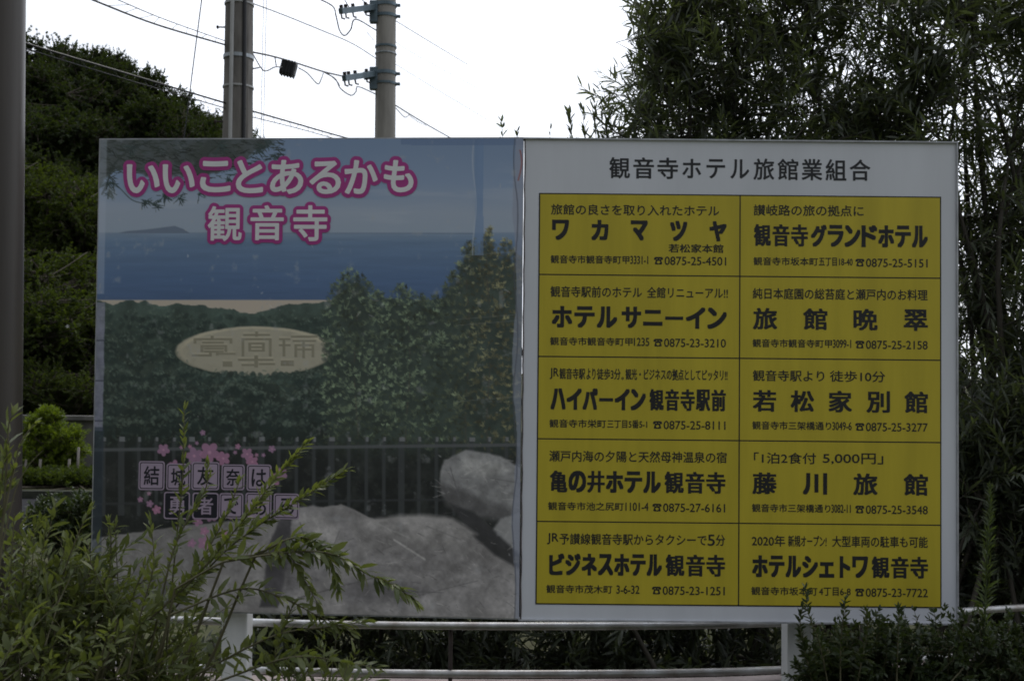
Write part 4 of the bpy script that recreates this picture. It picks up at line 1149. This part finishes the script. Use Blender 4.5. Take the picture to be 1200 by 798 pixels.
# dark garden wall, stakes, clipped tree, hedge across the road
a, b = at(20, 560, 17.2), at(150, 560, 17.2)
zt_ = at(95, 492, 17.2).z
bm = bmesh.new(); add_box(bm, ((a.x + b.x) / 2, 17.3, zt_ / 2), (b.x - a.x, 0.2, zt_)); add_box(bm, ((a.x + b.x) / 2, 17.27, zt_ + 0.03), (b.x - a.x + 0.06, 0.3, 0.06))
tag(bm_obj('garden_wall', bm, M['wall_dark']), 'dark stained concrete wall across the road behind the clipped tree', 'wall')
for i, (u, lab) in enumerate(((29, 'pale thin stake standing beside the brown pole across the road'), (46, 'pale stake under the clipped bright tree'), (80, 'slim grey stake to the right below the clipped tree'), (90.5, 'brightest pale stake in front of the dark wall'))):
    a = at(u, 562, 15.2)
    bm = bmesh.new(); hgt = at(u, 524 if u > 85 else 538, 15.2).z
    add_tube(bm, [(a.x, 15.2, 0), (a.x + 0.01, 15.2, hgt)], [0.02, 0.018], 8)
    tag(bm_obj('garden_stake', bm, M['stake'], None, True), lab, 'stake', 'stakes across the road')
q_ = at(57, 514, 15.6)
e_ = []
for (du, dv, rx, rz_) in ((0, -30, .20, .12), (-10, -18, .30, .14), (12, -6, .42, .13), (-16, 4, .32, .13), (22, 12, .36, .12), (-6, 18, .48, .13), (4, 30, .42, .11), (-22, 22, .25, .13)):
    p_ = at(57 + du * 0.9, 515 + dv * 0.85, 15.6); rx *= 0.86; e_.append((p_.x, p_.y, p_.z, rx, rx * 0.9, rz_))
plant('clipped_tree', 'bright yellow green cloud pruned garden tree across the road', 'tree', (q_.x - 0.05, q_.y, 0), e_, 900, (0.10, 0.2), 6, (0.05, 0.09, 0.22), M['brightleaf'], M['bark'], mains=14, up=0.55, rand=0.4, whorl=4, bias=0.4, r_main=0.045, trunk=True)
def boxkeep(x0, x1, y0, y1, z0, z1):
    return lambda P: (P[:, 0] > x0) & (P[:, 0] < x1) & (P[:, 1] > y0) & (P[:, 1] < y1) & (P[:, 2] > z0) & (P[:, 2] < z1)
a, b = at(10, 570, 14.6), at(130, 570, 14.6)
zt_ = at(70, 557, 14.6).z
plant('clipped_hedge', 'long low clipped hedge edging the far side of the road', 'hedge', ((a.x + b.x) / 2, 14.6, 0), [((a.x + b.x) / 2, 14.6, 0.0, (b.x - a.x) * 0.75, 0.5, zt_ * 1.0)], 1500, (0.10, 0.2), 6, (0.05, 0.09, 0.45), M['treeleaf2'], M['bark'], mains=40, up=0.7, rand=0.5, bias=0.3, r_main=0.014, spread=0.8,
      keep=boxkeep(a.x, b.x, 14.1, 15.1, 0.03, zt_))
q_ = at(84, 640, 8.6)
plant('round_shrub', 'dark rounded shrub with pale flecks on the near side of the road', 'shrub', (q_.x, 8.6, 0), [(q_.x, 8.6, 0.32, 0.34, 0.34, 0.26), (q_.x + 0.14, 8.5, 0.42, 0.2, 0.2, 0.16), (q_.x - 0.2, 8.7, 0.3, 0.2, 0.2, 0.2)], 420, (0.08, 0.18), 6, (0.03, 0.055, 0.5), M['hedge'], M['twig'], mains=14, up=0.6, r_main=0.010, spread=0.06)
# short silver guard rail stub by the road
a, b = at(-40, 617, 10.2), at(41, 617, 10.2)
bm = bmesh.new(); add_tube(bm, [a, b], 0.02, 10)
gr_ = empty('guard_rail', (b.x, 10.2, 0), 'short bright metal rail end beside the road, left of the round shrub', 'guard rail')
bm_obj('rail', bm, M['rail'], gr_, True)
bm = bmesh.new(); add_tube(bm, [(b.x - 0.1, 10.2, 0), (b.x - 0.1, 10.2, b.z)], 0.02, 10); bm_obj('leg', bm, M['galv'], gr_, True)
bm = bmesh.new(); add_tube(bm, [(a.x + 0.1, 10.2, 0), (a.x + 0.1, 10.2, b.z)], 0.02, 10); bm_obj('leg', bm, M['galv'], gr_, True)

# ================================================================== oleanders behind the sign
OL = (0.080, 0.145, 0.125)
def ell(u, v, Y, ru, rv, ry):
    p_ = at(u, v, Y); return (p_.x, p_.y, p_.z, ru / F * Y, ry, rv / F * Y)
e_ = [ell(835, 120, 6.6, 95, 95, 0.6), ell(900, 40, 6.8, 120, 80, 0.7), ell(790, 60, 6.4, 40, 60, 0.35), ell(960, 150, 6.5, 120, 90, 0.6), ell(880, 250, 6.4, 150, 110, 0.5), ell(755, 140, 6.3, 45, 45, 0.3), ell(765, 60, 6.4, 35, 70, 0.3), ell(722, 165, 6.3, 30, 28, 0.25), ell(800, 0, 6.6, 60, 60, 0.4), ell(940, -40, 6.8, 130, 70, 0.6)]
plant('oleander_shrub', 'tall dark oleander rising behind the middle of the hotel notice board', 'shrub', (1.75, 6.6, 0), e_, 860, (0.30, 0.55), 9, OL, M['oleander'], M['dark_twig'], mains=26, up=0.45, rand=0.65, bias=0.5, r_main=0.022, spread=0.25, ang=0.95, outw=0.6, droop=0.15)
e_ = [ell(1090, 60, 6.2, 90, 90, 0.5), ell(1210, 20, 6.4, 60, 70, 0.5), ell(1060, 170, 6.2, 80, 90, 0.5), ell(1180, 230, 6.3, 70, 100, 0.5), ell(1150, 340, 6.3, 80, 110, 0.5), ell(1230, 120, 6.3, 60, 90, 0.4), ell(1120, -40, 6.4, 130, 60, 0.5), ell(1240, 380, 6.2, 50, 130, 0.4)]
plant('oleander_shrub', 'dense dark oleander filling the right edge beside the hotel notice board', 'shrub', (2.75, 6.3, 0), e_, 780, (0.30, 0.55), 9, OL, M['oleander'], M['dark_twig'], mains=26, up=0.40, rand=0.65, bias=0.5, r_main=0.022, spread=0.25, ang=0.95, outw=0.6, droop=0.15)
e_ = [ell(1150, 520, 5.9, 90, 110, 0.4), ell(1200, 620, 5.9, 90, 110, 0.4), ell(1100, 640, 6.2, 90, 110, 0.4), ell(1230, 480, 5.9, 50, 120, 0.4)]
plant('oleander_shrub', 'low dark oleander growth behind the hedge at the lower right', 'shrub', (2.6, 6.0, 0), e_, 700, (0.28, 0.5), 9, OL, M['oleander'], M['dark_twig'], mains=18, up=0.6, rand=0.55, bias=0.5, r_main=0.018, spread=0.25, ang=0.75, outw=0.5, droop=0.2)
# lower growth seen under the board
for (uc, wd_, lab, n_) in ((480, 170, 'drooping pale leaved oleander seen under the middle of the poster', 330), (690, 170, 'leafy oleander seen below the board joint behind the pipes', 330), (860, 140, 'shady oleander seen beneath the hotel notices beside the right post', 260), (340, 120, 'dark low oleander seen under the poster by the left post', 200)):
    e_ = [ell(uc, 690, 5.75, wd_, 130, 0.35), ell(uc + 40, 600, 6.0, wd_ * 0.8, 110, 0.4), ell(uc - 30, 790, 5.65, wd_, 60, 0.25)]
    bx = at(uc, 700, 5.8).x
    plant('oleander_shrub', lab, 'shrub', (bx, 5.85, 0), e_, n_, (0.25, 0.42), 9, (0.08, 0.135, 0.15), M['oleander'], M['dark_twig'], mains=14, up=0.1, rand=0.6, bias=0.5, r_main=0.014, spread=0.25, ang=0.8, outw=0.6, droop=0.3,
          keep=lambda P: (P[:, 1] > 5.3))

# small sprigs just above the board joint and thin bare twig
def shoot(px, leafL, wd, nodes, whorl, r0, ang=0.7, t0=0.15, tip=1.0, droop=0.15):
    """a single stem along image points (u,v,Y) with leaves along it: returns (stem segs, leaf arrays)"""
    pts = spline([at(*p_) for p_ in px], 8)
    A = np.array([tuple(p_) for p_ in pts])
    seg = np.linalg.norm(np.diff(A, axis=0), axis=1); cum = np.concatenate(([0], np.cumsum(seg))) / seg.sum()
    P, D, LL, TT = [], [], [], []
    ct = rng.random()
    for j in range(nodes):
        t = t0 + (1 - t0) * ((j + rng.random() * 0.5) / nodes) ** tip
        p_ = np.array([np.interp(t, cum, A[:, k]) for k in range(3)])
        p2 = np.array([np.interp(min(1, t + 0.06), cum, A[:, k]) for k in range(3)]); p1 = np.array([np.interp(max(0, t - 0.06), cum, A[:, k]) for k in range(3)])
        d = unit(p2 - p1)
        a = unit(np.cross(d, rng.normal(size=3))); c = np.cross(d, a)
        th0 = j * 2.4
        for w in range(whorl):
            th = th0 + 2 * math.pi * w / whorl + rng.normal(0, 0.3)
            an = ang * (1.2 - 0.6 * t) + rng.normal(0, 0.18)
            P.append(p_); D.append(unit(d * math.cos(an) + (a * math.cos(th) + c * math.sin(th)) * math.sin(an)))
            LL.append(rng.uniform(0.7, 1.1) * leafL * (1.1 - 0.45 * t)); TT.append(np.clip(0.5 * ct + 0.5 * rng.random(), 0, 0.97))
        if j == nodes - 1:
            for w in range(3):
                P.append(A[-1]); D.append(unit(d + rng.normal(0, 0.25, 3))); LL.append(leafL * 0.6); TT.append(0.8)
    LL = np.array(LL)
    return (pts, r0, r0 * 0.35, 5), (np.array(P), np.array(D), LL, LL * wd * rng.uniform(0.8, 1.2, len(LL)), np.array(TT))
def shoots_plant(name, label, cat, base, shoots_, mat_leaf, mat_stem, extra=None, group=None, droop=0.15, extra_segs=()):
    root = empty(name, base, label, cat, group)
    segs = [s[0] for s in shoots_] + list(extra_segs)
    arr = [np.concatenate([s[1][k] for s in shoots_] + ([extra[k]] if extra is not None else [])) for k in range(5)]
    link('stems', stems_mesh('stems', segs), mat_stem, root)
    link('foliage', leaves_mesh('foliage', *arr, droop=droop), mat_leaf, root)
    return root
b_ = at(650, 500, 6.2)
sh = [shoot([(600, 420, 6.2), (595, 250, 6.2), (588, 144, 6.2)], 0.08, 0.28, 16, 3, 0.004, t0=0.5), shoot([(610, 400, 6.2), (600, 250, 6.2), (606, 155, 6.2)], 0.07, 0.28, 16, 3, 0.004, t0=0.5), shoot([(640, 420, 6.2), (640, 250, 6.2), (645, 152, 6.2)], 0.06, 0.25, 14, 3, 0.004, t0=0.5),
      shoot([(660, 420, 6.2), (675, 250, 6.2), (668, 135, 6.2)], 0.11, 0.22, 20, 3, 0.005, t0=0.5), shoot([(665, 420, 6.2), (690, 240, 6.2), (683, 130, 6.2)], 0.11, 0.2, 20, 3, 0.005, t0=0.45), shoot([(665, 420, 6.2), (698, 250, 6.2), (697, 122, 6.2)], 0.10, 0.16, 20, 3, 0.005, t0=0.45), shoot([(668, 420, 6.2), (690, 260, 6.2), (710, 150, 6.2)], 0.10, 0.2, 20, 3, 0.005, t0=0.45)]
shoots_plant('oleander_seedling', 'thin young oleander sprigs peeping over the board joint', 'shrub', (b_.x, 6.2, 0), sh, M['oleander'], M['dark_twig'],
             extra_segs=[([Vector((b_.x, 6.2, 0)), at(640, 600, 6.2), at(640, 410, 6.2)], 0.012, 0.006, 6)] + [([at(640, 600, 6.2), at(u, v, 6.2)], 0.008, 0.004, 5) for u, v in ((600, 420), (610, 400), (660, 420), (668, 420))])

# ================================================================== foreground left shrub
g_ = []
def S(px, L_=0.058, n_=22, wh=2, r=0.0035, **kw): g_.append(shoot(px, L_ * 1.08, 0.26, int(n_ * 0.85), wh, r, ang=0.85, **kw))
S([(195, 760, 3.5), (206, 640, 3.45), (214, 560, 3.4), (216, 481, 3.4)], 0.05, 30, tip=0.8)
S([(120, 770, 3.4), (215, 690, 3.35), (283, 612, 3.3), (322, 562, 3.3), (358, 520, 3.3)], 0.056, 72, 3, tip=0.75)
S([(150, 780, 3.5), (245, 665, 3.4), (300, 618, 3.4), (352, 585, 3.35), (403, 552, 3.35)], 0.056, 70, 3, tip=0.75)
S([(160, 740, 3.4), (220, 680, 3.35), (262, 610, 3.35), (280, 566, 3.35)], 0.052, 36, 2, tip=0.8)
S([(180, 745, 3.4), (205, 640, 3.4), (240, 575, 3.4), (243, 545, 3.4)], 0.05, 32, 2, tip=0.8)
S([(205, 690, 3.3), (262, 658, 3.25), (300, 650, 3.25), (335, 648, 3.2), (352, 672, 3.2), (372, 706, 3.2)], 0.066, 42, 2, t0=0.35, tip=0.9)
S([(262, 658, 3.25), (330, 648, 3.2), (385, 648, 3.15), (430, 672, 3.15), (462, 686, 3.1), (484, 702, 3.1)], 0.068, 50, 2, t0=0.25, tip=0.9)
S([(300, 650, 3.25), (345, 630, 3.2), (378, 640, 3.2), (392, 668, 3.2), (396, 690, 3.2)], 0.060, 32, 2, t0=0.3)
S([(200, 720, 3.3), (280, 690, 3.25), (330, 700, 3.2), (370, 720, 3.2), (410, 738, 3.2)], 0.06, 32, 2, t0=0.2)
S([(230, 790, 3.3), (320, 745, 3.2), (380, 735, 3.2), (428, 728, 3.2)], 0.06, 34, 2)
S([(250, 800, 3.2), (340, 770, 3.1), (400, 775, 3.1), (440, 782, 3.1)], 0.06, 30, 2)
S([(100, 780, 3.5), (125, 690, 3.5), (130, 640, 3.5), (128, 615, 3.5)], 0.055, 30, 2)
S([(60, 780, 3.4), (70, 690, 3.4), (90, 630, 3.4), (104, 600, 3.4)], 0.06, 30, 2)
S([(20, 790, 3.4), (25, 700, 3.4), (30, 650, 3.4), (42, 620, 3.4)], 0.06, 30, 2)
S([(150, 790, 3.3), (165, 720, 3.3), (180, 660, 3.3), (176, 612, 3.3)], 0.055, 32, 2)
S([(318, 810, 3.2), (322, 770, 3.2), (332, 735, 3.2), (342, 712, 3.2)], 0.055, 24, 2)
# dense mass
e_ = [ell(60, 760, 3.4, 120, 100, 0.35), ell(165, 780, 3.45, 90, 90, 0.35), ell(40, 690, 3.5, 70, 70, 0.25), ell(110, 695, 3.55, 60, 55, 0.2), ell(205, 835, 3.35, 55, 55, 0.22), ell(375, 830, 3.2, 65, 50, 0.25)]
P, O, wch = in_ellipsoids(e_, 350, 0.5)
D = unit(O * 0.55 + np.array([0.25, -0.1, 0.55]) + rng.normal(0, 0.45, P.shape))
tl = rng.uniform(0.14, 0.30, len(P)); B = P - D * (tl * 0.5)[:, None]
ext = twig_leaves(B, D, tl, 8, 0.034, 0.078, 0.25, 2, 0.85)
b_ = at(130, 700, 3.45); b_.z = 0
xs = []
cores = [np.array(b_) + np.array([dx, dy, 0]) for dx, dy in ((0, 0), (-0.2, 0.05), (0.25, -0.05), (0.1, 0.1), (-0.1, -0.1))]
for i in range(len(P)):
    c0 = cores[i % 5]
    if i % 9 == 0:
        xs.append((spline([c0, c0 * 0.4 + B[i] * 0.6 + np.array([0, 0, 0.05]), B[i]], 5), 0.008, 0.003, 5))
    xs.append(([B[i] - D[i] * 0.10 - np.array([0, 0, 0.05]), B[i], B[i] + D[i] * tl[i]], 0.0026, 0.0012, 3))
for s in g_:
    xs.append((spline([cores[len(xs) % 5], (cores[0] + np.array(s[0][0][0])) / 2, np.array(s[0][0][0])], 5), 0.008, 0.0035, 5))
shoots_plant('leafy_shrub', 'bushy olive green shrub with long arching shoots covering the poster corner', 'shrub', b_, g_, M['frontleaf'], M['twig'], ext, extra_segs=xs)
# young shrub with larger leaves right at the brown pole
g_ = []
def S2(px, L_=0.085, n_=8, wh=2, r=0.004, **kw): g_.append(shoot(px, L_, 0.30, n_, wh, r, **kw))
S2([(-6, 700, 2.9), (2, 620, 2.9), (14, 560, 2.9), (24, 520, 2.9), (40, 497, 2.9)], 0.045, 7, 2, t0=0.6)
S2([(-6, 700, 2.9), (4, 600, 2.9), (8, 540, 2.9), (10, 500, 2.9), (14, 488, 2.9)], 0.065, 8, 2, t0=0.55)
S2([(-10, 690, 2.9), (-4, 610, 2.9), (2, 560, 2.9), (6, 536, 2.9)], 0.065, 8, 2, t0=0.5)
S2([(2, 640, 2.9), (18, 575, 2.9), (34, 545, 2.9), (50, 528, 2.9)], 0.0, 2, 1, 0.002)
b_ = at(-8, 720, 2.9); b_.z = 0
shoots_plant('sapling', 'spindly sapling with a few broad yellow green leaves before the brown pole', 'sapling', b_, g_, M['frontleaf'], M['twig'], extra_segs=[([Vector(b_), at(-6, 700, 2.9)], 0.008, 0.005, 6), ([Vector(b_), at(-10, 690, 2.9)], 0.006, 0.004, 6), ([at(-6, 700, 2.9), at(2, 640, 2.9)], 0.004, 0.003, 6)])

# ================================================================== foreground right: hedge, vine, weeds
e_ = [ell(1030, 790, 4.15, 95, 68, 0.16), ell(1120, 793, 4.15, 110, 70, 0.18), ell(1210, 790, 4.1, 90, 72, 0.2), ell(985, 800, 4.15, 45, 70, 0.12), ell(1080, 860, 4.1, 190, 70, 0.2), ell(1300, 800, 4.1, 80, 80, 0.2)]
b_ = at(1110, 800, 4.15)
plant('hedge', 'dense dark small leaved hedge in front of the right post and railing', 'hedge', (b_.x, 4.15, 0), e_, 2300, (0.06, 0.13), 6, (0.018, 0.038, 0.42), M['hedge'], M['twig'], mains=60, up=0.55, rand=0.65, bias=0.4, r_main=0.009, spread=0.35, ang=0.9, nclump=90)
g_ = []
for px in ([(975, 830, 4.0), (962, 760, 4.0), (948, 720, 4.0), (944, 690, 4.0)], [(960, 830, 4.0), (945, 770, 4.0), (938, 735, 4.0), (940, 712, 4.0)], [(965, 840, 4.0), (950, 790, 4.0), (943, 760, 4.0), (938, 742, 4.0)],
           [(985, 820, 4.0), (985, 760, 4.0), (988, 725, 4.0), (990, 704, 4.0)], [(1000, 830, 4.0), (1010, 770, 4.0), (1016, 735, 4.0), (1015, 716, 4.0)], [(1050, 820, 4.0), (1052, 760, 4.0), (1053, 730, 4.0), (1054, 713, 4.0)], [(965, 840, 4.0), (955, 800, 4.0), (942, 790, 4.0), (935, 795, 4.0)]):
    g_.append(shoot(px, 0.045, 0.34, 22, 3, 0.003, ang=1.15, t0=0.3))
b_ = at(975, 800, 4.0); b_.z = 0
shoots_plant('creeping_weed', 'leafy weed climbing up the front of the right white post', 'weed', b_, g_, M['hedge'], M['twig'], extra_segs=[([Vector(b_), s[0][0][0]], 0.005, 0.003, 5) for s in g_])
def horseweed(label, px, wmax, n_):
    pts = spline([at(*p_) for p_ in px], 10); A = np.array([tuple(p_) for p_ in pts])
    P, D, LL = [], [], []
    for j in range(n_):
        t = rng.random() ** 0.8
        i = t * (len(A) - 1); k = int(i); p_ = A[k] + (A[min(k + 1, len(A) - 1)] - A[k]) * (i - k)
        th = rng.uniform(0, 6.28); an = rng.uniform(0.5, 1.1) * (1.15 - 0.55 * t)
        D.append(unit(np.array([math.cos(th) * math.sin(an), math.sin(th) * math.sin(an), math.cos(an)]))); P.append(p_)
        LL.append(wmax * (0.35 + 0.85 * (1 - t) ** 0.7) * rng.uniform(0.7, 1.1))
    LL = np.array(LL)
    b = Vector((A[0][0], A[0][1], 0)); root = empty('horseweed', b, label, 'weed')
    link('stems', stems_mesh('stems', [([b] + pts, 0.005, 0.0015, 6)]), M['weed'], root)
    link('foliage', leaves_mesh('foliage', np.array(P), np.array(D), LL, LL * 0.10, np.clip(rng.random(len(LL)), 0, 0.95), droop=0.35), M['weed'], root)
horseweed('tall feathery horseweed spike standing out of the hedge at far right', [(1152, 790, 4.1), (1155, 700, 4.1), (1158, 630, 4.1), (1161, 568, 4.1)], 0.062, 380)
horseweed('short horseweed sprouting through the hedge right of the tall spike', [(1188, 800, 4.1), (1190, 765, 4.1), (1192, 735, 4.1)], 0.06, 150)
